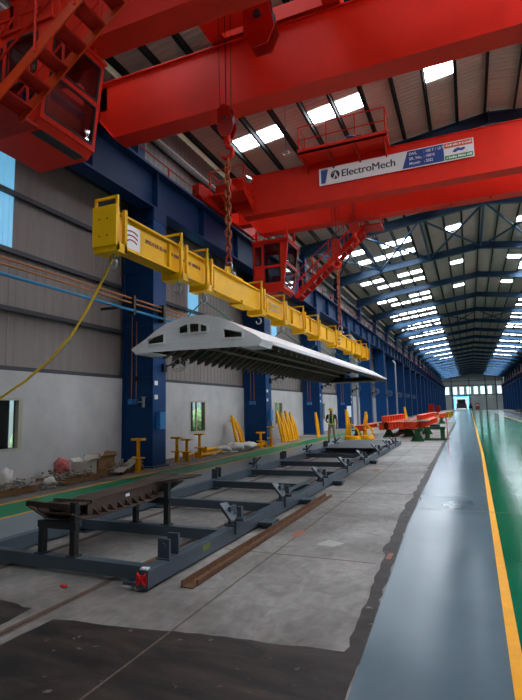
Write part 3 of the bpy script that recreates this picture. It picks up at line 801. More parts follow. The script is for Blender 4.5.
t = MB().box(-5.4, -2.2, 18.3, 18.9, 11.58, 11.75); t.box(-5.4, -2.2, 20.3, 20.9, 11.58, 11.75); t.box(-5.4, -5.1, 18.9, 20.3, 11.58, 11.75); t.box(-2.5, -2.2, 18.9, 20.3, 11.58, 11.75)
t = t.build('trolley', M['red'], C2); MB().cyl((-4.5, 18.9, 11.95), (-4.5, 20.4, 11.95), .25, 20).build('rope_drum', M['red2'], t)
# end platform with box and floodlight
ep = MB().box(-9.4, -7.75, 17.35, 18.42, 10.5, 10.56); ep.prism([(17.4, 10.5), (18.42, 10.5), (18.42, 9.95)], 'x', -7.85, -7.8); ep.prism([(17.4, 10.5), (18.42, 10.5), (18.42, 9.95)], 'x', -8.9, -8.85)
ep = ep.build('end_platform', M['red'], C2)
r = MB(); rail_box(r, [(-9.35, 18.35), (-9.35, 17.4), (-8.6, 17.4), (-7.8, 17.4), (-7.8, 18.35)], 10.56, 1.0, r=.025); r.build('railing', M['red'], ep)
MB().box(-9.2, -8.5, 17.65, 18.2, 10.56, 11.05).build('control_box', M['red2'], ep)
MB().box(-9.6, -9.4, 16.6, 17.4, 10.3, 10.75).build('buffer_box', M['red2'], ep)
f = MB().bar((-7.75, 17.6, 11.1), (-7.6, 17.5, 10.9), .22, .16); f.build('floodlight', M['fan'], ep)
# sign board
sg = MB().box(-4.95, .72, 18.375, 18.4, 10.5, 11.2).build('sign_board', M['signwhite'], C2)
YS = 18.372
def plate(x0, x1, z0, z1, m, nm, sh=0.):
    MB().verts([(x0, YS, z0), (x1-sh, YS, z0), (x1, YS, z1), (x0+sh if sh < 0 else x0, YS, z1), (x0, YS+.006, z0), (x1-sh, YS+.006, z0), (x1, YS+.006, z1), (x0+sh if sh < 0 else x0, YS+.006, z1)],
               [(3,2,1,0),(4,5,6,7),(0,1,5,4),(1,2,6,5),(2,3,7,6),(3,0,4,7)]).build(nm, m, sg)
plate(-4.87, -4.58, 10.57, 11.13, M['signblue'], 'blue_flash', .12)
q = MB(); q.cyl((-4.3, YS, 10.85), (-4.3, YS+.006, 10.85), .18, 28); q.build('emblem_disc', M['signdark'], sg)
q = MB().prism([(-4.43, 10.74), (-4.37, 10.74), (-4.28, 10.98), (-4.19, 10.74), (-4.22, 10.7), (-4.28, 10.85), (-4.34, 10.68)], 'y', YS-.006, YS); q.prism([(-4.44, 10.9), (-4.31, 10.98), (-4.31, 10.95)], 'y', YS-.006, YS); q.build('emblem_mark', M['signwhite'], sg)
def TM(x, y, z): return Matrix.Translation((x, y, z)) @ Matrix.Rotation(PI/2, 4, 'X')
text('lettering', 'ElectroMech', .41, M['signdark'], TM(-4.07, YS, 10.72), sg, .004, 0, .99, .02)
plate(-1.55, -.28, 10.53, 11.17, M['signblue'], 'blue_panel')
MB().prism([(-1.75, 10.53), (-1.54, 10.53), (-1.54, 11.17)], 'y', YS, YS+.006).build('blue_panel', M['signblue'], sg)
for k, (a, b) in enumerate((('SWL', ': 100 T / 10 T'), ('SR. No.', ': 10010'), ('Month', ': 2022'))):
    text('lettering', a, .15, M['signwhite'], TM(-1.5, YS-.002, 11.0-.185*k), sg, .003, .002); text('lettering', b, .15, M['signwhite'], TM(-.98, YS-.002, 11.0-.185*k), sg, .003, .002, .85)
plate(-.26, .68, 10.98, 11.17, M['signorange'], 'orange_band'); plate(-.26, .68, 10.53, 10.7, M['signgreen'], 'green_band')
q = MB()
for z in (11.05, 10.585):
    x = -.2
    while x < .6:
        w = R_.choice((.035, .05, .06)); q.box(x, x+w, YS-.005, YS, z, z+R_.choice((.05, .07))); x += w+R_.choice((.012, .012, .04))
q.build('small_lettering', M['signwhite'], sg)
q = MB().prism([(-.0, 10.8), (.12, 10.78), (.2, 10.83), (.33, 10.8), (.45, 10.86), (.4, 10.92), (.28, 10.9), (.2, 10.94), (.08, 10.9)], 'y', YS-.004, YS); q.build('emblem_mark', M['signblue'], sg)
# festoon bits below the far girder
for k in range(6): MB().box(-3.0+1.4*k, -2.9+1.4*k, 20.2, 20.3, 9.55, 9.75).build('cable_clip', M['red'], C2)

# ------------------------------------------------------------------ hooks, ropes, chains
def hook_curve(x, y, z, s):
    pts = [(x, y, z), (x, y, z-.14*s)]
    for k in range(13):
        a = PI/2-.1-k*(PI*1.5)/12
        pts.append((x+.0+math.cos(a)*.13*s, y, z-.30*s+math.sin(a)*.14*s))
    return pts
def hookblock(x, y, ztop, zrope, s, label, group, spread=.14, hook=True):
    o = thing('hook_block', (x, y, ztop), label, 'hook block', group)
    for dx, dy in ((-spread, -.06), (-spread*.35, .05), (spread*.1, -.05), (spread*.55, .06)):
        MB().tube([(x+dx, y+dy, ztop-.3*s), (x+dx*1.1, y+dy*1.4, zrope)], .009, 5).build('wire_rope', M['rope'], o)
    for dy in (-.09, .09):
        p = [(x-.2*s, ztop-.02), (x-.05*s, ztop+.1*s), (x+.12*s, ztop), (x+.22*s, ztop-.52*s), (x+.12*s, ztop-.72*s), (x-.1*s, ztop-.72*s), (x-.2*s, ztop-.5*s)]
        MB().prism(p, 'y', y+dy*s-.015, y+dy*s+.015).build('cheek_plate', M['red2'], o)
    MB().cyl((x, y-.06*s, ztop-.3*s), (x, y+.06*s, ztop-.3*s), .19*s, 20).build('sheave', M['slate_dark'], o)
    MB().cyl((x, y-.14*s, ztop-.3*s), (x, y+.14*s, ztop-.3*s), .05*s, 12).build('axle', M['slate_dark'], o)
    if not hook: return o
    MB().cyl((x, y, ztop-.66*s), (x, y, ztop-.86*s), .08*s, 12).build('swivel', M['red'], o)
    hp = hook_curve(x, y, ztop-.8*s, s)
    MB().tube(hp, [.05*s]*2+[.06*s]*9+[.05*s, .04*s, .03*s, .018*s][:len(hp)-11], 10).build('hook', M['red'], o, smooth=True)
    return o
def link_mesh(c, L, W, r, rot):
    """closed oval ring of chain wire, standing upright, turned by rot about the vertical"""
    pts = []
    for k in range(20):
        t = 2*PI*k/20; u = math.cos(t)*W/2; v = math.sin(t)*W/2+(L/2-W/2)*(1 if math.sin(t) > 0 else -1)
        pts.append((c[0]+u*math.cos(rot), c[1]+u*math.sin(rot), c[2]+v))
    return MB().tube(pts, r, 8, True)
def chain(x, y, z0, z1, label, m='chain', L=.2, r=.023, W=.115):
    o = thing('lifting_chain', (x, y, z1), label, 'chain', 'rusty lifting chains')
    pitch = L-2*r*1.05; n = int(round((z0-z1)/pitch))
    z = z0; 
    for k in range(n):
        f = k/n
        mm = M['chain'] if f < .86 else M['chain_red']
        link_mesh((x, y, z-L/2), L, W, r, (PI/4 if k % 2 else -PI/4)).build('chain_link', mm, o, smooth=True); z -= pitch
    # shackle
    s = MB(); pts = [(x-.06, y, z-.28), (x-.075, y, z-.14)]+[(x+math.cos(a)*.075, y, z-.06+math.sin(a)*.07) for a in [PI-k*PI/8 for k in range(9)]]+[(x+.075, y, z-.14), (x+.06, y, z-.28)]
    s.tube(pts, .022, 8); s.cyl((x-.12, y, z-.26), (x+.12, y, z-.26), .024, 10); s.cyl((x+.1, y, z-.26), (x+.15, y, z-.26), .045, 6)
    s.build('shackle', M['galv'], o, smooth=True)
    return z
SX = -4.65; HY1, HY2 = 9.5, 19.65
hookblock(SX, HY1, 8.52, 11.2, .95, 'red hook block on ropes above the near rusty chain', 'crane hook blocks')
hookblock(-3.78, HY1, 10.95, 11.3, 1.75, 'large dark red hook block hanging at the top edge of the picture', 'crane hook blocks', .1, False)
hookblock(SX, HY2, 8.62, 11.58, .95, 'red hook block on ropes above the far rusty chain', 'crane hook blocks')
hookblock(-3.9, HY2, 9.5, 11.6, .95, 'red hook block with open hook just right of the far chain', 'crane hook blocks', .1)
chain(SX, HY1, 7.36, 4.98, 'near rusty chain holding the yellow spreader beam')
chain(SX, HY2, 7.46, 4.98, 'far rusty chain holding the yellow spreader beam')
# ------------------------------------------------------------------ spreader beam
Y_A, Y_B = 5.5, 24.7
SP = thing('spreader_beam', (SX, 15, 4.1), 'long yellow spreader beam hung from two chains with end plate', 'spreader beam')
def box_sec(y0, y1, z0=4.13, z1=4.65, w=.26):
    b = MB(); b.box(SX-w/2, SX+w/2, y0, y1, z1-.03, z1); b.box(SX-w/2, SX+w/2, y0, y1, z0, z0+.03)
    b.box(SX+w/2-.09, SX+w/2-.06, y0, y1, z0, z1); b.box(SX-w/2+.06, SX-w/2+.09, y0, y1, z0, z1); return b
box_sec(Y_A+.12, 8.3).build('beam_section', M['yellow'], SP)
box_sec(8.3, 21.4, 4.12, 4.64, .24).build('beam_section', M['yellow'], SP); box_sec(21.4, Y_B-.1).build('beam_section', M['yellow'], SP)
MB().box(SX-.07, SX+.07, 8.6, 11.2, 4.16, 4.6).build('lifting_section', M['yellow'], SP)
def eplate(y):
    e = MB().box(SX-.21, SX+.21, y-.02, y+.02, 4.1, 4.7).build('end_plate', M['yellow'], SP, bevel=.004)
    for dx in (-.08, .06):
        for z in (4.25, 4.5): MB().cyl((SX+dx, y-.03, z), (SX+dx, y-.015, z), .012, 8).build('bolt', M['brown'], e)
eplate(Y_A)
MB().box(SX-.22, SX+.22, Y_B-.02, Y_B+.02, 4.08, 4.64).build('end_plate', M['yellow'], SP)
def saddle(y, hook=True):
    s = MB(); w = .2
    for dy in (-.09, .09):
        s.box(SX+w-.05, SX+w, y+dy-.03, y+dy+.03, 4.03, 4.68); s.box(SX-w, SX-w+.05, y+dy-.03, y+dy+.03, 4.03, 4.68)
    s.box(SX-w, SX+w, y-.13, y+.13, 4.02, 4.15)
    b = s.build('sling_bracket', M['yellow'], SP)
    h = MB(); h.bar((SX-w, y-.09, 4.66), (SX-w, y-.09, 4.84), .035, .035); h.bar((SX+w-.02, y-.09, 4.66), (SX+w-.02, y-.09, 4.84), .035, .035); h.bar((SX-w-.015, y-.09, 4.83), (SX+w, y-.09, 4.83), .035, .035, (0, 1, 0))
    h.build('handle', M['yellow'], b)
    if hook:
        MB().tube(hook_curve(SX+.05, y, 4.03, .5), .016, 8).build('eye_hook', M['galv'], b, smooth=True)
SADY = [Y_A+.13, 7.35, 8.28, 11.0, 12.6, 14.3, 15.9, 18.3, 21.0, 23.0, 24.3]
for y in SADY: saddle(y, y in (SADY[0], 7.35, 8.28, 11.0, 12.6, 18.3, 23.0))
for y in (7.0, 8.6, 11.4, 13.4, 15.2, 17.2, 19.0, 20.3, 22.0):
    MB().box(SX-.12, SX+.12, y-.015, y+.015, 4.18, 4.59).build('stiffener', M['yellow'], SP)
for y in (HY1, HY2):
    l = MB().prism([(y-.26, 4.6), (y+.26, 4.6), (y+.08, 4.84), (y-.08, 4.84)], 'x', SX-.04, SX+.04); l.box(SX-.15, SX+.15, y-.4, y+.4, 4.6, 4.64); l.build('lifting_lug', M['yellow'], SP)
for y in (10.2, 18.2): MB().box(SX-.16, SX+.16, y-.35, y+.35, 4.08, 4.17).build('joint_plate', M['yellow'], SP)
for y in (11.9, 18.9):
    for z in (4.3, 4.44): MB().cyl((SX+.12, y-.3, z), (SX+.12, y+.3, z), .02, 8).build('locking_pin', M['galv'], SP)
sx = SX+.07+.001
pn = MB().box(sx, sx+.006, 5.82, 6.22, 4.2, 4.56).build('warning_sticker', M['signwhite'], SP)
for k, (rr, h) in enumerate(((.2, 4.39), (.2, 4.32), (.17, 4.25))):
    MB().tube([(sx+.008, 6.02+rr*math.sin(a)*.85, h+.09*math.cos(a)) for a in [-.9+.15*j for j in range(13)]], .011, 5).build('red_band', M['signred'], pn)
def TX(x, y, z): return Matrix.Translation((x, y, z)) @ Matrix.Rotation(PI/2, 4, 'Z') @ Matrix.Rotation(PI/2, 4, 'X')
text('lettering', 'SPREADER BEAM', .085, M['letter_red'], TX(sx+.004, 6.36, 4.41), SP, .002, .002, .95)
q = MB(); y = 7.12
while y < 8.1:
    w = R_.choice((.03, .045, .05)); q.box(sx, sx+.004, y, y+w, 4.41, 4.465); y += w+R_.choice((.012, .012, .04))
q.build('small_lettering', M['letter_red'], SP)
# yellow hose hanging from the near end
pts = [(-4.5, 5.78, 4.24), (-4.64, 5.75, 4.16), (-4.8, 5.7, 3.75), (-5.02, 5.6, 3.26), (-5.24, 5.5, 2.84), (-5.51, 5.4, 2.52), (-5.87, 5.3, 2.22), (-6.23, 5.2, 1.99), (-6.9, 5.1, 1.69), (-7.6, 5.0, 1.5), (-8.4, 4.95, 1.2), (-9.0, 4.9, .5), (-9.1, 4.9, .02)]
tag(MB().tube(pts, .02, 8).build('tag_line', M['hose'], None, pts[0], smooth=True), 'yellow rope hanging from the near end of the spreader beam', 'rope')

# ------------------------------------------------------------------ hanging curved metal shell
LX, LY0, LY1, LZ = -4.6, 7.9, 22.0, 2.88
prof = [(-1.34, .1), (-1.3, .12), (-1.05, .25), (-.82, .40), (-.6, .50), (-.3, .585), (0, .615), (.3, .60), (.55, .53), (.8, .41), (1.05, .265), (1.26, .15), (1.33, .10)]
RS = thing('metal_roof_shell', (LX, 15, LZ), 'curved silver metal roof shell hanging below the yellow beam', 'metal shell')
def shell(mb, y0, y1, t=.03):
    out = [(x, z) for x, z in prof]; inn = [(x*.975, z-t) for x, z in prof]
    return mb.prism([(LX+x, LZ+z) for x, z in out]+[(LX+x, LZ+z) for x, z in inn[::-1]], 'y', y0, y1)
shell(MB(), LY0+.02, LY1).build('roof_skin', M['alu'], RS)
lin_ = [(x*.965, max(z-.035, .06)) for x, z in prof]; lin2 = [(x*.955, max(z-.045, .05)) for x, z in prof]
MB().prism([(LX+x, LZ+z) for x, z in lin_]+[(LX+x, LZ+z) for x, z in lin2[::-1]], 'y', LY0+.06, LY1-.05).build('inner_shade_sheet', M['alu_in'], RS)  # added dark sheet, painting the shade under the arch
for s_ in (-1, 1):
    q = MB().prism([(LX+s_*1.36, LZ+.08), (LX+s_*1.3, LZ-.03), (LX+s_*.95, LZ-.03), (LX+s_*.95, LZ+.0), (LX+s_*1.28, LZ+.0), (LX+s_*1.33, LZ+.1)], 'y', LY0, LY0+.55); q.build('end_return', M['alu'], RS)
for s in (-1, 1):
    MB().box(LX+s*1.33-.04, LX+s*1.33+.02, LY0+.5, LY1, LZ+.05, LZ+.11).build('side_rail', M['alu'], RS)
# end plate with three window openings, triangulated with holes
def holed_plate(outer, holes, y0, y1):
    mb = MB(); bm = mb.bm; ed = []
    for loop in [outer]+holes:
        vs = [bm.verts.new((x, y0, z)) for x, z in loop]
        for i in range(len(vs)): ed.append(bm.edges.new((vs[i], vs[(i+1) % len(vs)])))
    r = bmesh.ops.triangle_fill(bm, use_beauty=True, edges=ed, normal=(0, -1, 0))
    def inside(p, lp):
        c = False
        for i in range(len(lp)):
            a, b = lp[i], lp[i-1]
            if (a[1] > p.z) != (b[1] > p.z) and p.x < (b[0]-a[0])*(p.z-a[1])/(b[1]-a[1])+a[0]: c = not c
        return c
    kill = [f for f in bm.faces if any(inside(f.calc_center_median(), h) for h in holes)]
    bmesh.ops.delete(bm, geom=kill, context='FACES_ONLY')
    fs = list(bm.faces); ex = bmesh.ops.extrude_face_region(bm, geom=fs)
    bmesh.ops.translate(bm, verts=[v for v in ex['geom'] if isinstance(v, bmesh.types.BMVert)], vec=(0, y1-y0, 0))
    return mb
A = lambda L: [(LX+x, LZ+z) for x, z in L]
outer = A([(-1.38, .07), (-1.3, .0), (1.3, -.02), (1.36, .06)]+[(x, z+.004) for x, z in prof[::-1]])
h1 = [(-1.0, .13), (-.62, .15), (-.62, .34), (-1.0, .25)]
h2 = [(-.31, .29), (.3, .29), (.3, .40), (.16, .46), (.0, .48), (-.16, .475), (-.31, .43)]
h3 = [(.62, .14), (1.0, .13), (1.0, .23), (.62, .335)]
holed_plate(outer, [A(h1), A(h2), A(h3)], LY0-.02, LY0+.02).build('end_plate', M['alu'], RS)
def loopframe(L):
    mb = MB(); P = [(LX+x, LY0-.03, LZ+z) for x, z in L]
    for i in range(len(P)): mb.bar(P[i], P[(i+1) % len(P)], .03, .03, (0, 1, 0))
    return mb
for h in (h1, h2, h3): loopframe(h).build('opening_frame', M['alu'], RS)
MB().box(LX-.12, LX-.09, LY0-.03, LY0+.03, LZ+.29, LZ+.48).build('mullion', M['alu'], RS); MB().box(LX+.11, LX+.14, LY0-.03, LY0+.03, LZ+.29, LZ+.48).build('mullion', M['alu'], RS)
y = LY0+.6; ar = [(x*.95, z-.05) for x, z in prof]; ar2 = [(x*.94, z-.14) for x, z in prof]
ar[0] = (-1.3, .06); ar[-1] = (1.3, .06); ar2[0] = (-1.3, -.055); ar2[1] = (-1.22, -.035); ar2[-1] = (1.3, -.05); ar2[-2] = (1.2, -.02)
while y < LY1-.1:
    r = MB().prism([(LX+x, LZ+z) for x, z in ar]+[(LX+x, LZ+z) for x, z in ar2[::-1]], 'y', y-.012, y+.012)
    r.prism([(LX+x, LZ+z+.012) for x, z in ar2]+[(LX+x, LZ+z) for x, z in ar2[::-1]], 'y', y-.045, y+.012)
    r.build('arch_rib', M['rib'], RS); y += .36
for x in (-.7, 0, .7): MB().box(LX+x-.03, LX+x+.03, LY0+.3, LY1-.1, LZ+.22, LZ+.27).build('long_rib', M['rib'], RS)
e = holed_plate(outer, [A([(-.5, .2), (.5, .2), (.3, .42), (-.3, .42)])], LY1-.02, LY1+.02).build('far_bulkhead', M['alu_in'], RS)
MB().box(LX-1.2, LX+1.2, LY1-.3, LY1+.3, LZ-.02, LZ+.03).build('far_sill', M['rib'], RS)

# slings between the beam and the shell
for i, y in enumerate((8.28, 12.6, 15.9, 18.3, 21.0)):
    lb = ['nearest pair of green slings above the curved shell window end', 'second pair of green slings above the shell', 'third pair of green slings above the shell', 'fourth pair of green slings above the shell', 'farthest pair of green slings above the shell'][i]
    o = thing('lifting_sling', (SX, y, 4.02), lb, 'sling', 'green lifting slings')
    MB().tube([(SX+.05, y, 3.98), (SX+.05, y, 3.84)], .025, 8).build('master_link', M['galv'], o)
    for s in (-1, 1):
        x = SX+s*.62; z = LZ+.5
        MB().tube([(SX+.05, y, 3.86), (x, y+.1, z+.02)], .012, 6).build('sling_leg', M['sling'], o)
        MB().tube([(x-.03*s, y+.095, z+.05), (x, y+.1, z-.03)], .022, 6).build('fitting', M['galv'], o)

# ------------------------------------------------------------------ floor frame
AF = thing('assembly_frame', (-4.3, 14, 0), 'long slate grey steel assembly frame lying on the concrete floor', 'frame')
XR_, XL_ = -3.08, -5.52
for x, y0 in ((XR_, 4.27), (XL_, 4.35)):
    b = MB(); b.box(x-.065, x+.065, y0, 23.8, .03, .2); b.build('side_beam', M['slate'], AF, bevel=.008)
MB().box(XR_-.072, XR_+.072, 4.262, 4.27, .022, .205).build('end_plate', M['slate'], AF)
q = MB(); q.bar((XR_-.05, 4.256, .06), (XR_+.05, 4.256, .18), .01, .035, (0, 1, 0)); q.bar((XR_+.05, 4.256, .06), (XR_-.05, 4.256, .18), .01, .035, (0, 1, 0)); q.box(XR_-.06, XR_+.06, 4.252, 4.26, .08, .16)
q.build('red_cross_tag', M['redrag'], AF)
MB().box(XR_-.05, XR_+.03, 4.3, 4.36, .2, .212).build('white_tag', M['white'], AF)
CBY = [4.5, 6.12, 8.05, 10.25, 12.4, 14.6, 17.2, 19.8, 22.3]
for i, y in enumerate(CBY):
    MB().box(XL_+.065 if i else -6.2, XR_-.065, y-.06, y+.06, .04, .18).build('cross_beam', M['slate'], AF, bevel=.008)
    MB().box(XR_-.32, XR_-.08, y-.12, y+.16, .0, .03).build('foot_plate', M['slate'], AF)
    MB().box(XL_-.1, XL_+.2, y-.12, y+.12, .0, .03).build('foot_plate', M['slate'], AF)
def ubracket(x, y, slant, s=1):
    b = MB()
    if not slant:
        b.box(x-.08, x+.06, y-.1, y-.065, .2, .41); b.box(x-.08, x+.06, y+.08, y+.115, .2, .43); b.box(x-.09, x+.08, y-.12, y+.14, .2, .215)
        b.cyl((x-.01, y-.11, .34), (x-.01, y-.06, .34), .03, 12)
    else:
        b.box(x-.08, x+.08, y-.14, y+.16, .2, .22); b.box(x-.06, x-.02, y-.06, y+.12, .22, .44); b.box(x+.062, x+.092, y-.12, y+.1, .1, .26)
        b.bar((x-.16*s, y-.02, .47), (x+.05*s, y-.08, .26), .15, .04, (0, 0, 1)); b.bar((x+.06*s, y+.06, .24), (x+.06*s, y+.07, .43), .07, .06)
        b.cyl((x+.07*s, y-.06, .29), (x+.18*s, y-.06, .29), .03, 12)
    b.build('locating_bracket', M['slate'], AF)
for i, y in enumerate((4.75, 6.35, 8.3, 10.7, 13.0, 15.2, 17.8, 20.2, 22.0)):
    ubracket(XR_, y, i > 0); 
    if i: ubracket(XL_, y-.2, i % 2 == 0, -1)
    if i in (2, 4, 6): MB().box(XR_-.02, XR_+.03, y+.2, y+1.9, .3, .345).build('guide_bar', M['slate'], AF)
    if i in (1, 2, 3, 5): MB().box(XR_+.08, XR_+.3, y+.65, y+.95, .06, .1).build('foot_plate', M['slate'], AF); 
    if i in (1, 2, 3, 5): MB().box(XR_+.1, XR_+.28, y+.7, y+.9, .0, .06).build('foot_plate', M['slate'], AF)
MB().box(XR_+.0655, XR_+.068, 5.35, 5.55, .1, .17).build('paint_mark', mat('paint_mark_green', (96, 110, 50), .8), AF)
tag(MB().box(-5.3, -3.3, 18.9, 23.7, .222, .245).build('steel_plate', M['slate_dark'], None, (-4.4, 21.5, .23)), 'dark steel sheet lying across the far end of the floor frame', 'steel plate')

# trestles and bolster
def trestle(y0, xa, xb, zt, zr, label):
    o = thing('support_trestle', ((xa+xb)/2, y0, .2), label, 'trestle', 'black trestles')
    MB().box(xa-.034, xa+.034, y0-.034, y0+.034, .18, zt).build('post', M['black'], o); MB().box(xb-.036, xb+.036, y0-.034, y0+.034, .18, zr).build('post', M['black'], o)
    MB().box(xa-.05, xb+.05, y0-.035, y0+.035, zt-.08, zt).build('cross_head', M['black'], o)
    for x in (xa, xb): MB().box(x-.065, x+.065, y0-.058, y0+.058, .18, .192).build('foot', M['black'], o)
trestle(4.5, -4.62, -4.16, .545, .76, 'black steel trestle under the near bent end of the brown beam'); trestle(6.14, -4.55, -4.02, .55, .76, 'black steel trestle under the far end of the brown beam')
BB = thing('bolster_beam', (-4.38, 5.3, .56), 'dark brown bent bolster beam resting on two black trestles', 'steel beam')
def strip(P, x0, x1, t): return MB().prism(P+[(a, b-t) for a, b in P[::-1]], 'x', x0, x1)
strip([(4.44, .735), (4.75, .70), (5.0, .735), (6.0, .745), (6.2, .77), (6.75, .80)], -4.56, -4.22, .016).build('top_plate', M['brown'], BB)
strip([(4.42, .66), (4.6, .57), (4.8, .55), (5.9, .55), (6.1, .58), (6.75, .70)], -4.60, -4.12, .016).build('bottom_plate', M['brown'], BB)
for x in (-4.53, -4.25):
    MB().prism([(4.8, .71), (5.0, .73), (6.0, .74), (6.2, .76), (6.75, .79), (6.75, .70), (6.1, .58), (5.9, .55), (4.8, .55)], 'x', x-.01, x+.01).build('side_web', M['brown'], BB)
# flared near end
MB().verts([(-4.86, 4.46, .70), (-4.80, 4.42, .76), (-4.20, 4.42, .75), (-4.20, 4.46, .66), (-4.86, 4.48, .70), (-4.80, 4.44, .76), (-4.20, 4.44, .75), (-4.20, 4.48, .66)], [(0,1,2,3),(7,6,5,4),(0,4,5,1),(1,5,6,2),(2,6,7,3),(3,7,4,0)]).build('end_lip', M['brown'], BB)
MB().verts([(-4.86, 4.46, .70), (-4.60, 4.5, .56), (-4.2, 4.5, .55), (-4.2, 4.8, .54), (-4.62, 4.85, .55), (-4.80, 4.75, .64), (-4.86, 4.46, .715), (-4.60, 4.5, .575), (-4.2, 4.5, .565), (-4.2, 4.8, .555), (-4.62, 4.85, .565), (-4.80, 4.75, .655)],
           [(5,4,3,2,1,0),(6,7,8,9,10,11),(0,1,7,6),(1,2,8,7),(2,3,9,8),(3,4,10,9),(4,5,11,10),(5,0,6,11)]).build('end_tray', M['brown'], BB)
for x in (-4.7, -4.52, -4.34): MB().prism([(4.45, .73), (4.85, .7), (4.8, .56), (4.55, .57)], 'x', x-.009, x+.009).build('inner_rib', M['brown'], BB)
MB().bar((-4.74, 4.78, .71), (-4.2, 4.84, .71), .035, .04).build('cross_stiffener', M['brown'], BB)
MB().verts([(-4.22, 6.15, .76), (-3.78, 6.45, .80), (-3.8, 6.75, .8), (-4.22, 6.75, .79), (-4.22, 6.15, .745), (-3.78, 6.45, .785), (-3.8, 6.75, .785), (-4.22, 6.75, .775)], [(0,1,2,3),(7,6,5,4),(0,4,5,1),(1,5,6,2),(2,6,7,3),(3,7,4,0)]).build('far_wing', M['brown'], BB)
for k in range(9):
    y = 4.9+.15*k; z = .55 if y < 5.9 else .55+(y-5.9)*.2
    MB().prism([(-4.24, z), (-4.14, z), (-4.24, z+.075)], 'y', y-.007, y+.007).build('gusset', M['brown'], BB)
MB().box(-4.24, -4.235, 5.5, 5.58, .655, .69).build('paper_label', M['white'], BB)
# far black stand top
# rusty channel
c = MB(); c.box(-2.78, -2.764, 4.5, 9.9, 0, .07); c.box(-2.662, -2.646, 4.6, 9.9, 0, .055); c.box(-2.78, -2.646, 4.5, 9.9, .004, .012)
tag(c.build('steel_channel', M['rust'], None, (-2.7, 7, 0)), 'long rusty steel channel lying on the concrete beside the grey frame', 'steel channel')
MB()
o = MB().sphere((-3.93, 4.12, .012), .03, (1.5, .7, .4), 2, .4).build('rag', M['redrag'], None, (-3.93, 4.12, 0)); tag(o, 'small red rag on the concrete before the frame', 'rag')

# ------------------------------------------------------------------ yellow jack stands
def jack(x, y, h, label, top=True):
    o = thing('jack_stand', (x, y, 0), label, 'jack stand', 'yellow jack stands')
    MB().cyl((x, y, 0), (x, y, .03), .13, 16).build('foot', M['yellow_jack'], o)
    b = MB(); b.cyl((x, y, .03), (x, y, h*.42), .085, 12, .075); b.build('post', M['yellow_jack'], o)
    MB().cyl((x, y, h*.4), (x, y, h*.4+.03), .2, 20).build('collar', M['yellow_jack'], o)
    MB().cyl((x, y, h*.42), (x, y, h-.03), .055, 10).build('screw', M['yellow_jack'], o)
    MB().box(x-.19, x+.19, y-.11, y+.11, h-.06, h).build('head_plate', M['yellow_jack'], o, bevel=.006)
    return o
jack(-9.12, 12.4, .98, 'yellow jack stand standing in front of the nearest blue column')
jack(-9.55, 15.2, .86, 'yellow jack stand right of the nearest blue column, nearer the wall')
jack(-9.3, 15.45, .78, 'low yellow jack stand between two others right of the nearest column')
jack(-9.5, 16.7, .9, 'yellow jack stand at the left end of the lying yellow tubes')
jack(-9.05, 21.6, .72, 'shorter yellow jack stand left of the second blue column')
jack(-8.85, 22.4, .95, 'taller yellow jack stand in front of the second blue column')
# lying yellow tubes
for i, (x0, y0, x1, y1, z, lb) in enumerate(((-9.8, 16.2, -9.75, 19.0, .1, 'yellow tube lying on the floor nearest the plaster wall'), (-9.5, 16.6, -9.3, 19.6, .08, 'yellow tube lying on the floor beside the green walkway'),
        (-9.7, 17.4, -9.5, 20.6, .22, 'yellow tube lying across the other floor tubes'), (-9.4, 19.8, -9.0, 21.9, .14, 'short yellow tube ending by the two jack stands'))):
    o = thing('yellow_tube', (x0, y0, 0), lb, 'tube', 'lying yellow tubes')
    MB().cyl((x0, y0, z), (x1, y1, z+.02), .07, 12).build('tube', M['yellow_jack'], o)
    for p in ((x0, y0), (x1, y1)): MB().box(p[0]-.13, p[0]+.13, p[1]-.02, p[1]+.02, max(0, z-.14), z+.14).build('flange', M['yellow_jack'], o)
for i, (x, y, r, lb) in enumerate(((-9.45, 18.6, .24, 'clear plastic bundle lying on the yellow tubes nearest the camera'), (-9.3, 19.4, .3, 'clear plastic bundle in the middle of the yellow tubes'), (-9.15, 20.3, .28, 'clear plastic bundle at the foot of the tall yellow frame'))):
    tag(MB().sphere((x, y, r*.62), r, (1.2, 1.5, .65), 3, .45).build('plastic_bundle', M['plastic'], None, (x, y, 0), smooth=True), lb, 'plastic bundle', 'plastic bundles')
# tall leaning yellow frames
def leanframe(x, y, h, w, lean, label, cat='frame', n=3, group='leaning yellow frames'):
    o = thing('leaning_frame', (x, y, 0), label, cat, group)
    for k in range(n):
        dy = (k-(n-1)/2)*w/max(1, n-1)
        MB().tube([(x+.07*(k % 2), y+dy, .0), (x-lean*.35+.05*(k % 2), y+dy*1.15, h*.5), (x-lean*.8, y+dy*.55, h*(1-.07*(k % 3)))], .075, 8).build('tube', M['yellow_jack'], o)
    for f in (.12, .5, .9): MB().bar((x-lean*f, y-w/2, h*f*.93), (x-lean*f, y+w/2, h*f*.93), .05, .05).build('cross_bar', M['yellow_jack'], o)
    MB().box(x-.12, x+.12, y-w/2-.05, y+w/2+.05, 0, .04).build('foot', M['yellow_jack'], o)
leanframe(-9.7, 20.9, 1.5, .6, .5, 'tall yellow frame leaning on the wall left of the second blue column')
for i, y in enumerate((25.7, 26.4, 27.1, 27.9)):
    leanframe(-9.4, y, 1.65-.1*(i % 2), .42, .45, ['first yellow frame leaning on the wall right of the second blue column', 'second yellow frame leaning under the third window', 'third yellow frame leaning under the third window', 'last yellow frame of the row leaning right of the third window'][i])
leanframe(-8.9, 30.6, 1.5, .25, .15, 'narrow yellow frame standing left of the third blue column')
leanframe(-6.5, 28.6, 1.65, .5, .1, 'wide yellow frame standing just right of the worker')
leanframe(-5.7, 29.0, 1.5, .4, -.2, 'yellow frame leaning left behind the orange girders')
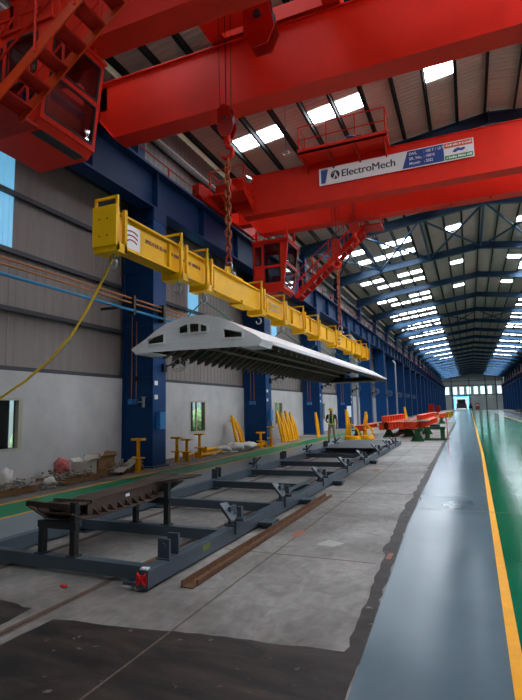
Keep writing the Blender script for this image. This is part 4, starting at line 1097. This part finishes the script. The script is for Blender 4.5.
def coil(x, y, label):
    o = thing('yellow_hose_coil', (x, y, 0), label, 'coil', 'yellow coils')
    m = MB()
    for k in range(3): m.tube([(x+math.cos(a)*(.42-.03*k), y+math.sin(a)*(.42-.02*k), .05+.07*k) for a in [2*PI*j/24 for j in range(24)]], .04, 6, True)
    m.build('coil', M['yellow_jack'], o)
    m = MB().tube([(x-.4, y, .15), (x-.3, y, .6), (x, y, .85), (x+.3, y, .55), (x+.4, y, .12)], .045, 8); m.build('handle_hoop', M['yellow_jack'], o)
coil(-6.0, 27.2, 'yellow coil on the floor right of the worker'); coil(-5.4, 28.0, 'yellow coil on the floor beside the orange girders')
leanframe(-5.2, 46.0, 1.7, .7, .2, 'small yellow frame standing far behind the orange girders')

# ------------------------------------------------------------------ orange girders on green stands
def ogirder(x, y0, y1, z, h, label, w=.3):
    o = thing('orange_girder', (x, y0, z), label, 'girder', 'orange steel girders')
    m = MB(); m.box(x-w/2, x+w/2, y0, y1, z, z+.03); m.box(x-w/2, x+w/2, y0, y1, z+h-.03, z+h); m.build('flange', M['orange'], o)
    MB().box(x-.02, x+.02, y0, y1, z+.03, z+h-.03).build('web', M['orange'], o)
    y = y0+.05
    while y < y1: MB().box(x-w/2+.02, x+w/2-.02, y-.015, y+.015, z+.03, z+h-.03).build('stiffener', M['orange'], o); y += 1.1
def gstand(x, y, h, label):
    o = thing('green_stand', (x, y, 0), label, 'stand', 'green steel stands')
    MB().box(x-.32, x+.32, y-.22, y+.22, 0, .06).build('base', M['green_st'], o); MB().box(x-.12, x+.12, y-.12, y+.12, .06, h-.06).build('post', M['green_st'], o)
    MB().box(x-.3, x+.3, y-.16, y+.16, h-.06, h).build('head', M['green_st'], o)
    for s in (-1, 1): MB().prism([(x+s*.12, .06), (x+s*.3, .06), (x+s*.12, .4)], 'y', y-.02, y+.02).build('gusset', M['green_st'], o)
for (x, y, h, lb) in ((-4.55, 30.6, .45, 'green stand under the near end of the left orange girders'), (-4.5, 37.0, .45, 'green stand under the far end of the left orange girders'),
                      (-2.55, 26.6, .62, 'front green stand under the right orange girder ends'), (-2.6, 33.5, .6, 'green stand under the middle of the right orange girders'), (-3.5, 31.5, .45, 'green stand in the gap between the two orange stacks'), (-3.5, 38.5, .45, 'far green stand in the gap between the two orange stacks'), (-5.95, 28.4, .5, 'green stand under the short orange girder right of the worker')):
    gstand(x, y, h, lb)
ogirder(-4.75, 29.2, 38.5, .45, .42, 'lowest left orange girder of the stack near the yellow coils'); ogirder(-4.3, 29.6, 39, .45, .42, 'lowest right orange girder of the left stack')
ogirder(-4.55, 29.0, 38, .87, .36, 'top orange girder of the left stack')
ogirder(-3.75, 29.8, 39.5, .45, .42, 'orange girder lying right of the left orange stack'); ogirder(-3.3, 30.4, 40, .45, .4, 'orange girder in the gap between the two orange stacks')
ogirder(-2.75, 26.3, 36.5, .62, .36, 'front orange girder pointing at the camera on green stands'); ogirder(-2.3, 27.5, 37.5, .62, .36, 'orange girder right of the front one on green stands')
ogirder(-2.6, 28.5, 40, .98, .3, 'top orange girder of the right stack')
ogirder(-5.75, 27.8, 33, .5, .25, 'short low orange girder right of the worker', .5)
for i, (x, y) in enumerate(((-3.2, 44), (-2.7, 52), (-3.8, 60))):
    ogirder(x, y, y+7, .6, .4, ['orange girder behind the right stack', 'far orange girder beyond the stacks', 'farthest orange girder down the hall'][i]); gstand(x, y+1, .6, ['green stand under the orange girder behind the right stack', 'green stand under the far orange girder', 'green stand under the farthest orange girder'][i])
for k in range(3):
    tag(MB().box(-3.2, -2.0, 26.9+.5*k, 27.0+.5*k, .98, 1.02).build('spacer_strip', M['galv'], None, (-2.6, 27+.5*k, .98)), ['pale spacer strip on top of the front orange girders, nearest', 'middle pale spacer strip on the front orange girders', 'far pale spacer strip on the front orange girders'][k], 'strip', 'spacer strips')
# green machine bench right of the orange girders
o = thing('machine_bench', (-1.8, 27.6, 0), 'dark green steel bench at the right end of the orange girders', 'bench')
MB().box(-2.3, -1.25, 27.3, 28.2, .55, .68).build('top', M['green_st'], o)
for x in (-2.15, -1.4):
    for y in (27.4, 28.1): MB().box(x-.09, x+.09, y-.06, y+.06, .06, .55).build('leg', M['green_st'], o)
for y in (27.4, 28.1): MB().box(-2.35, -1.2, y-.1, y+.1, 0, .07).build('foot', M['green_st'], o)
MB().box(-2.0, -1.5, 27.5, 28.0, .68, .8).build('clamp_block', M['slate_dark'], o)
o = thing('marker_post', (-1.2, 28.6, 0), 'thin orange post beside the green bench', 'post')
MB().cyl((-1.2, 28.6, .03), (-1.2, 28.6, 1.1), .03, 8).build('pole', M['orange'], o); MB().cyl((-1.2, 28.6, 0), (-1.2, 28.6, .04), .14, 14).build('foot', M['black'], o)
# long yellow tubes farther along
for k in range(4):
    x = -4.6+.5*k
    tag(MB().box(x-.12, x+.12, 72+3*k, 92+3*k, .0, .5+.1*k).build('yellow_beam', M['yellow_jack'], None, (x, 80, 0)), ['low yellow beam far behind the orange girders, nearest the wall', 'second low yellow beam far down the hall', 'third low yellow beam far down the hall', 'low yellow beam far down the hall nearest the walkway'][k], 'beam', 'far yellow beams')
# white pole beside the columns
for i, y in enumerate((43.4, 69)):
    tag(MB().tube([(-9.0, y, 0), (-9.0, y, 7.6), (-9.3, y, 8.0)], .1, 10).build('downpipe', M['galv'], None, (-9, y, 0)), ['pale vertical pipe beside the fourth blue column', 'pale vertical pipe far down the left wall'][i], 'pipe')
o = thing('notice_board', (-9.0, 40.2, 0), 'white notice board on legs right of the worker', 'board')
MB().box(-9.1, -9.05, 39.6, 41.0, 1.0, 1.9).build('panel', M['white'], o)
for y in (39.7, 40.9): MB().cyl((-9.08, y, 0), (-9.08, y, 1.0), .03, 8).build('leg', M['galv'], o)

# ------------------------------------------------------------------ scrap along the left wall
def pallet(x, y, rz, label):
    o = thing('wooden_pallet', (x, y, 0), label, 'pallet', 'wooden pallets')
    o['_org'] = (0, 0, 0)
    p = []
    for k in range(5): p.append(MB().box(-.5, .5, -.6+.275*k, -.6+.275*k+.11, .12, .14).build('deck_board', M['wood'], o))
    for x0 in (-.45, 0, .45): p.append(MB().box(x0-.05, x0+.05, -.6, .6, .02, .12).build('bearer', M['wood'], o))
    for k in (0, 2, 4): p.append(MB().box(-.5, .5, -.6+.275*k, -.6+.275*k+.1, 0, .02).build('base_board', M['wood'], o))
    o.rotation_euler.z = rz
pallet(-9.75, 8.2, .05, 'wooden pallet at the left edge of the picture below the window')
pallet(-9.75, 10.3, -.06, 'wooden pallet under the red bag')
pallet(-9.75, 12.3, .12, 'wooden pallet left of the nearest blue column')
def crate(x, y, z, w, d, h, m, label, cat, rz=0., flaps=True, nm='cardboard_box'):
    o = thing(nm, (x, y, z), label, cat); o['_org'] = (0, 0, 0); t = .012
    b = MB().box(-w/2, w/2, -d/2, d/2, 0, t); b.box(-w/2, -w/2+t, -d/2, d/2, 0, h); b.box(w/2-t, w/2, -d/2, d/2, 0, h); b.box(-w/2, w/2, -d/2, -d/2+t, 0, h); b.box(-w/2, w/2, d/2-t, d/2, 0, h)
    b.build('carton', M[m], o)
    if flaps:
        for s in (-1, 1): MB().bar((s*w/2, 0, h), (s*(w/2+.12), 0, h+.08), d*.95, t, (0, 0, 1)).build('flap', M[m], o)
        MB().bar((0, d/2, h), (0, d/2+.1, h+.14), w*.95, t, (0, 0, 1)).build('flap', M[m], o)
    o.rotation_euler.z = rz; return o
wb = crate(-9.62, 10.75, .14, .42, .44, .34, 'wbox', 'white carton with a small black spot beside the red bag', 'box', .15)
MB().cyl((.215, -.05, .2), (.208, -.05, .2), .03, 10).build('black_spot', M['black'], wb)
crate(-9.78, 11.55, .14, .5, .6, .36, 'card', 'open brown cardboard box right of the white carton', 'box', -.1)
crate(-9.45, 11.25, .0, .34, .4, .24, 'card', 'small opened cardboard box in front of the larger brown box', 'box', .4)
tag(MB().sphere((-9.85, 10.15, .38), .21, (.95, 1.0, 1.2), 3, .25).build('waste_bag', M['sackred'], None, (-9.85, 10.15, .14), smooth=True), 'red and pink stuffed bag standing on the scrap pallet', 'bag')
tag(MB().sphere((-9.65, 8.3, .36), .15, (.8, 1.0, 1.5), 3, .5).build('plastic_bag', M['plastic'], None, (-9.65, 8.3, .14), smooth=True), 'upright clear plastic bag at the left edge of the picture', 'bag')
tag(MB().sphere((-9.45, 9.35, .12), .14, (.8, 1.1, .9), 3, .45).build('plastic_bag', M['plastic'], None, (-9.45, 9.35, 0), smooth=True), 'white plastic bag between the first two pallets', 'bag')
tag(MB().sphere((-9.5, 8.55, .2), .09, (1, 1.2, .8), 2, .4).build('plastic_bag', M['swblue'], None, (-9.5, 8.55, .14), smooth=True), 'small blue plastic bag below the clear one', 'bag')
for i, (x, y, rz, tl, lb) in enumerate(((-9.3, 11.75, .4, .15, 'white board lying against the scrap in front of the boxes'), (-9.35, 12.35, -.3, .6, 'white board tilted up left of the nearest blue column'))):
    Mx = Matrix.Translation((x, y, .14+.12*i)) @ Matrix.Rotation(rz, 4, 'Z') @ Matrix.Rotation(tl, 4, 'X')
    tag(MB().box(-.2, .2, -.28, .28, 0, .015, Mx).build('packing_board', M['wbox'], None, (x, y, .1)), lb, 'board', 'white packing boards')
# loose scrap : uncountable
s = MB(); rr = random.Random(5)
for k in range(420):
    y = rr.uniform(7.4, 13.2); x = rr.gauss(-9.62, .24); 
    if x > -9.12 or x < -10.4: continue
    onp = any(abs(y-p) < .6 for p in (8.2, 10.3, 12.3)); z = (.14 if onp else 0)+abs(rr.gauss(0, .06))
    Mx = Matrix.Translation((x, y, z+.02)) @ Matrix.Rotation(rr.uniform(0, 6), 4, 'Z') @ Matrix.Rotation(rr.gauss(0, .3), 4, 'X')
    L = rr.uniform(.04, .2); s.box(-L/2, L/2, -.03, .03, -.015, .02, Mx)
tag(s.build('scrap_litter', M['debris'], None, (-9.6, 10, 0)), 'loose packing scrap scattered over the pallets along the wall', 'scrap', kind='stuff')
s = MB(); rr = random.Random(6)
for k in range(120):
    y = rr.uniform(17.5, 21); x = rr.gauss(-9.5, .2)
    Mx = Matrix.Translation((x, y, abs(rr.gauss(0, .05))+.02)) @ Matrix.Rotation(rr.uniform(0, 6), 4, 'Z') @ Matrix.Rotation(rr.gauss(0, .3), 4, 'X')
    L = rr.uniform(.05, .25); s.box(-L/2, L/2, -.04, .04, -.01, .015, Mx)
tag(s.build('scrap_litter', M['plastic'], None, (-9.5, 19, 0)), 'pale packing scrap scattered among the lying yellow tubes', 'scrap', kind='stuff')

# ------------------------------------------------------------------ worker
def skin(name, verts, edges, radii, m, parent, org, sub=2, root=0):
    me = bpy.data.meshes.new(name); me.from_pydata([Vector(v)-Vector(org) for v in verts], edges, []); me.update()
    o = bpy.data.objects.new(name, me); col.objects.link(o)
    md = o.modifiers.new('skin', 'SKIN'); md.use_smooth_shade = True
    for i, r in enumerate(radii):
        d = me.skin_vertices[0].data[i]; rr_ = r if isinstance(r, tuple) else (r, r); d.radius = rr_; d.use_root = (i == root)
    ss = o.modifiers.new('sub', 'SUBSURF'); ss.levels = sub; ss.render_levels = sub
    bpy.context.view_layer.update(); dg = bpy.context.evaluated_depsgraph_get()
    me2 = bpy.data.meshes.new_from_object(o.evaluated_get(dg)); bpy.data.objects.remove(o)
    me2.name = name; me2.materials.clear(); me2.materials.append(m)
    o = bpy.data.objects.new(name, me2); col.objects.link(o); o['_org'] = tuple(org)
    if parent is not None: o.parent = parent
    else: o.location = org
    return o
WX, WY = -6.55, 25.0
def wp(x, y, z): return (WX+x, WY+y, z)
org = (WX, WY, 0)
PS = thing('person', org, 'worker standing beside the frame in yellow helmet, hi-vis vest and khaki trousers', 'person')
bv = [wp(0, 0, .92), wp(0, 0, 1.05), wp(0, .0, 1.22), wp(0, 0, 1.38), wp(0, -.01, 1.46), wp(0, -.03, 1.55), wp(0, -.04, 1.62), wp(0, -.03, 1.68),
      wp(.19, 0, 1.38), wp(.27, .0, 1.12), wp(.29, -.09, .9), wp(.29, -.12, .83),
      wp(-.19, 0, 1.38), wp(-.28, -.02, 1.12), wp(-.17, -.2, 1.04), wp(-.1, -.25, 1.06),
      wp(.1, 0, .86), wp(.13, -.01, .48), wp(.15, .02, .1), wp(.17, -.1, .05),
      wp(-.1, 0, .86), wp(-.14, -.02, .48), wp(-.18, .02, .1), wp(-.2, -.1, .05)]
be = [(0,1),(1,2),(2,3),(3,4),(4,5),(5,6),(6,7),(3,8),(8,9),(9,10),(10,11),(3,12),(12,13),(13,14),(14,15),(0,16),(16,17),(17,18),(18,19),(0,20),(20,21),(21,22),(22,23)]
br = [(.15,.11),(.14,.1),(.155,.11),(.16,.1),.06,(.075,.085),(.08,.095),(.06,.07),.06,.045,.035,.03,.06,.045,.035,.03,.085,.06,.045,.035,.085,.06,.045,.035]
skin('body', bv, be, br, M['skin'], PS, org)
sv = [bv[0], bv[1], bv[2], bv[3], wp(0, 0, 1.43), bv[8], wp(.245, 0, 1.2), bv[12], wp(-.25, -.01, 1.2)]
skin('shirt', sv, [(0,1),(1,2),(2,3),(3,4),(3,5),(5,6),(3,7),(7,8)], [(.16,.125),(.155,.115),(.17,.125),(.175,.115),.07,.072,.06,.072,.06], M['shirt'], PS, org)
vv = [wp(0, 0, .9), wp(0, 0, 1.08), wp(0, 0, 1.24), wp(0, 0, 1.36)]
skin('vest', vv, [(0,1),(1,2),(2,3)], [(.165,.13),(.163,.122),(.178,.132),(.165,.118)], M['vestdark'], PS, org)
for sx_ in (-1, 1):
    st = MB(); st.bar(wp(sx_*.085, -.125, .9), wp(sx_*.085, -.14, 1.24), .055, .03, (0, 1, 0)); st.bar(wp(sx_*.085, -.14, 1.24), wp(sx_*.1, -.08, 1.43), .055, .03, (0, 1, 0)); st.bar(wp(sx_*.1, .11, .95), wp(sx_*.1, .1, 1.42), .06, .03, (0, 1, 0))
    st.build('reflective_band', M['vest'], PS)
MB().box(WX-.155, WX+.155, WY-.14, WY+.13, .9, .98).build('reflective_band', M['vest'], PS)
tv = [wp(0, 0, .95), wp(0, 0, .9), bv[16], bv[17], wp(.15, .02, .12), bv[20], bv[21], wp(-.18, .02, .12)]
skin('trousers', tv, [(0,1),(1,2),(2,3),(3,4),(1,5),(5,6),(6,7)], [(.15,.115),(.155,.12),.1,.078,.068,.1,.078,.068], M['trousers'], PS, org)
for x in (.15, -.18):
    skin('boot', [wp(x, .06, .05), wp(x, .02, .07), wp(x+.01, -.1, .05), wp(x+.015, -.2, .04), wp(x, .02, .15)], [(0,1),(1,2),(2,3),(1,4)], [(.045,.05),(.05,.06),(.05,.045),(.04,.032),.055], M['boots'], PS, org)
hm = MB().sphere(wp(0, -.03, 1.68), .118, (1, 1.15, .8), 3); hm.cyl(wp(0, -.05, 1.655), wp(0, -.05, 1.665), .14, 20)
hm.build('helmet', M['helmet'], PS, smooth=True)
# face
f = MB(); f.sphere(wp(0, -.135, 1.575), .016, (.8, 1, 1.5), 2); f.build('nose', M['skin'], PS, smooth=True)
f = MB(); f.sphere(wp(.032, -.122, 1.605), .011, (1.3, .6, .8), 2); f.build('eye', M['black'], PS); f = MB(); f.sphere(wp(-.032, -.122, 1.605), .011, (1.3, .6, .8), 2); f.build('eye', M['black'], PS)
MB().box(WX-.022, WX+.022, WY-.128, WY-.118, 1.535, 1.543).build('mouth', mat('lip', (84, 44, 38), .6), PS)
def hand(w, d, name):
    w = Vector(w); d = Vector(d).normalized(); sd = d.cross(Vector((0, 0, 1)) if abs(d.z) < .9 else Vector((0, 1, 0))).normalized(); nn = sd.cross(d)
    V = [w, w+d*.05]; E_ = [(0, 1)]; Rr = [(.03, .018), (.04, .018)]
    for k, L in enumerate((.07, .08, .075, .055)):
        b = w+d*.085+sd*(-.03+.02*k); V += [b, b+d*L*.55+nn*.008, b+d*L+nn*.025]; n = len(V)
        E_ += [(1, n-3), (n-3, n-2), (n-2, n-1)]; Rr += [.011, .009, .007]
    b = w+d*.03-sd*.045; V += [b, b+d*.045-sd*.02+nn*.015]; n = len(V); E_ += [(0, n-2), (n-2, n-1)]; Rr += [.013, .009]
    skin('hand', V, E_, Rr, M['skin'], PS, org, 1)
hand(wp(.29, -.11, .85), (0, -.25, -1), 'r'); hand(wp(-.12, -.24, 1.06), (1, -.3, .1), 'l')

# ------------------------------------------------------------------ far end of the hall
o = thing('forklift', (-4.4, 232.6, 0), 'dark vehicle standing inside the bright far doorway', 'vehicle')
MB().box(-5.3, -1.4, 230.6, 233.6, .5, 2.4).build('body', M['vehicle'], o); MB().box(-5.0, -1.7, 231.2, 233.2, 2.4, 4.3).build('cab', M['black'], o)
for x in (-5.3, -1.4):
    for y in (231.2, 233.0): MB().cyl((x-.15, y, .5), (x+.15, y, .5), .5, 16).build('wheel', M['black'], o)
for x in (-4.7, -2.0): MB().box(x-.15, x+.15, 230.5, 230.62, 1.2, 1.5).build('headlamp', M['signred'], o)
o = thing('forklift', (-.1, 226, 0), 'small dark cart standing right of the far doorway', 'vehicle')
MB().box(-.5, .9, 225, 227.5, .4, 1.5).build('body', M['black'], o); MB().box(-.3, .7, 226, 227.3, 1.5, 2.4).build('cab', M['vehicle'], o)
for x in (-.5, .9):
    for y in (225.4, 227.1): MB().cyl((x-.1, y, .4), (x+.1, y, .4), .4, 14).build('wheel', M['black'], o)
o = thing('red_cabinet', (2.9, 233, 0), 'red cabinet standing against the far wall', 'cabinet')
MB().box(2.2, 3.7, 232.6, 233.5, 0, 2.6).build('body', M['signred'], o); MB().box(2.45, 3.45, 232.57, 232.6, 1.4, 2.2).build('panel', M['signwhite'], o)
for x in (2.95,): MB().box(x-.02, x+.02, 232.56, 232.6, .1, 1.3).build('door_gap', M['black'], o)
for i, (x, y, h) in enumerate(((-8.2, 120, 2.2), (-8.4, 150, 1.8))):
    tag(MB().box(x-.6, x+.6, y-.5, y+.5, 0, h).build('red_rack', M['red2'], None, (x, y, 0), bevel=.05), ['red rack far down beside the left columns', 'smaller red rack near the far end of the left wall'][i], 'rack')
for i in range(5):
    y = 62+14*i
    o = thing('steel_stack', (10.6, y, 0), 'low grey steel stack along the right side of the hall', 'stack', 'right side steel stacks')
    for k in range(3): MB().box(9.6+.7*k, 10.1+.7*k, y, y+11, .15, .55+.08*(k % 2)).build('steel_section', M['slate'], o)
    for q in (1, 6, 10): MB().box(9.4, 11.6, y+q-.1, y+q+.1, 0, .15).build('bearer', M['wood'], o)
for i, (x, y) in enumerate(((8.3, 226), (9.6, 226))):
    o = thing('wall_speaker', (10.9+1.0*i, 228.0, 10.5), ['left white floodlight high on the far right', 'right white floodlight high on the far right'][i], 'floodlight')
    MB().box(10.6+1.0*i, 11.2+1.0*i, 227.8, 228.2, 10.0, 11.4).build('housing', M['signwhite'], o, bevel=.03); MB().box(10.8+1.0*i, 11.0+1.0*i, 228.2, 233.9, 10.8, 10.9).build('bracket', M['black'], o)
# trees beyond the windows
m = MB(); rr = random.Random(3)
for j in range(62):
    m.sphere((-19+rr.uniform(-1, 1), rr.uniform(8, 62), rr.uniform(.1, 1.6)), rr.uniform(.6, 1.1), (1, 1, 1), 2, .4)
tag(m.build('hedge', M['leafy'], None, (-19, 30, 0)), 'sunlit green hedge outside the left windows', 'hedge', kind='stuff')
# pendant lamp
o = thing('pendant_lamp', (-5.84, 17.0, 11.4), 'small ring pendant lamp hanging left of the crane platform', 'lamp')
MB().tube([(-5.84, 17.0, 11.55), (-5.84, 17.0, 14.0)], .008, 5).build('cable', M['black'], o)
MB().tube([(-5.84+.14*math.cos(a), 17+.14*math.sin(a), 11.42) for a in [2*PI*k/20 for k in range(20)]], .02, 6, True).build('ring', M['galv'], o)
for a in (0, 2.1, 4.2): MB().tube([(-5.84+.14*math.cos(a), 17+.14*math.sin(a), 11.42), (-5.84, 17, 11.56)], .006, 4).build('spoke', M['galv'], o)

# ------------------------------------------------------------------ world, camera, view
w = bpy.data.worlds.new('sky'); bpy.context.scene.world = w; w.use_nodes = True
nt = w.node_tree; bg = nt.nodes['Background']
sk = nt.nodes.new('ShaderNodeTexSky'); sk.sky_type = 'HOSEK_WILKIE'; sk.turbidity = 4; sk.sun_direction = (-.5, -.4, .7)
nt.links.new(sk.outputs[0], bg.inputs['Color']); bg.inputs['Strength'].default_value = 2.6

su = bpy.data.lights.new('sun', 'SUN'); su.energy = 4.0; su.angle = .02; su.color = (1, .95, .86)
so = bpy.data.objects.new('sun', su); col.objects.link(so); so.rotation_euler = Vector((-.05, -.5, .86)).to_track_quat('Z', 'Y').to_euler(); so.location = (-40, -30, 60)
cam = bpy.data.cameras.new('camera'); co = bpy.data.objects.new('camera', cam); col.objects.link(co)
cam.sensor_fit = 'VERTICAL'; cam.sensor_height = 36; cam.lens = 25.632; cam.clip_start = .05; cam.clip_end = 600
Rm = Matrix(((0.92280147, 0.06477137, 0.37979221), (0.38471215, -0.10160818, -0.91742702), (-0.02083301, 0.99271368, -0.11868251)))
co.matrix_world = Matrix.Translation((0, 0, 1.75)) @ Rm.to_4x4()
sc = bpy.context.scene; sc.camera = co
vs = sc.view_settings; vs.view_transform = 'Standard'; vs.look = 'None'; vs.gamma = 1; vs.use_curve_mapping = False; vs.exposure = 1.02
sc.cycles.max_bounces = 8
for o in bpy.data.objects:
    if '_org' in o: del o['_org']
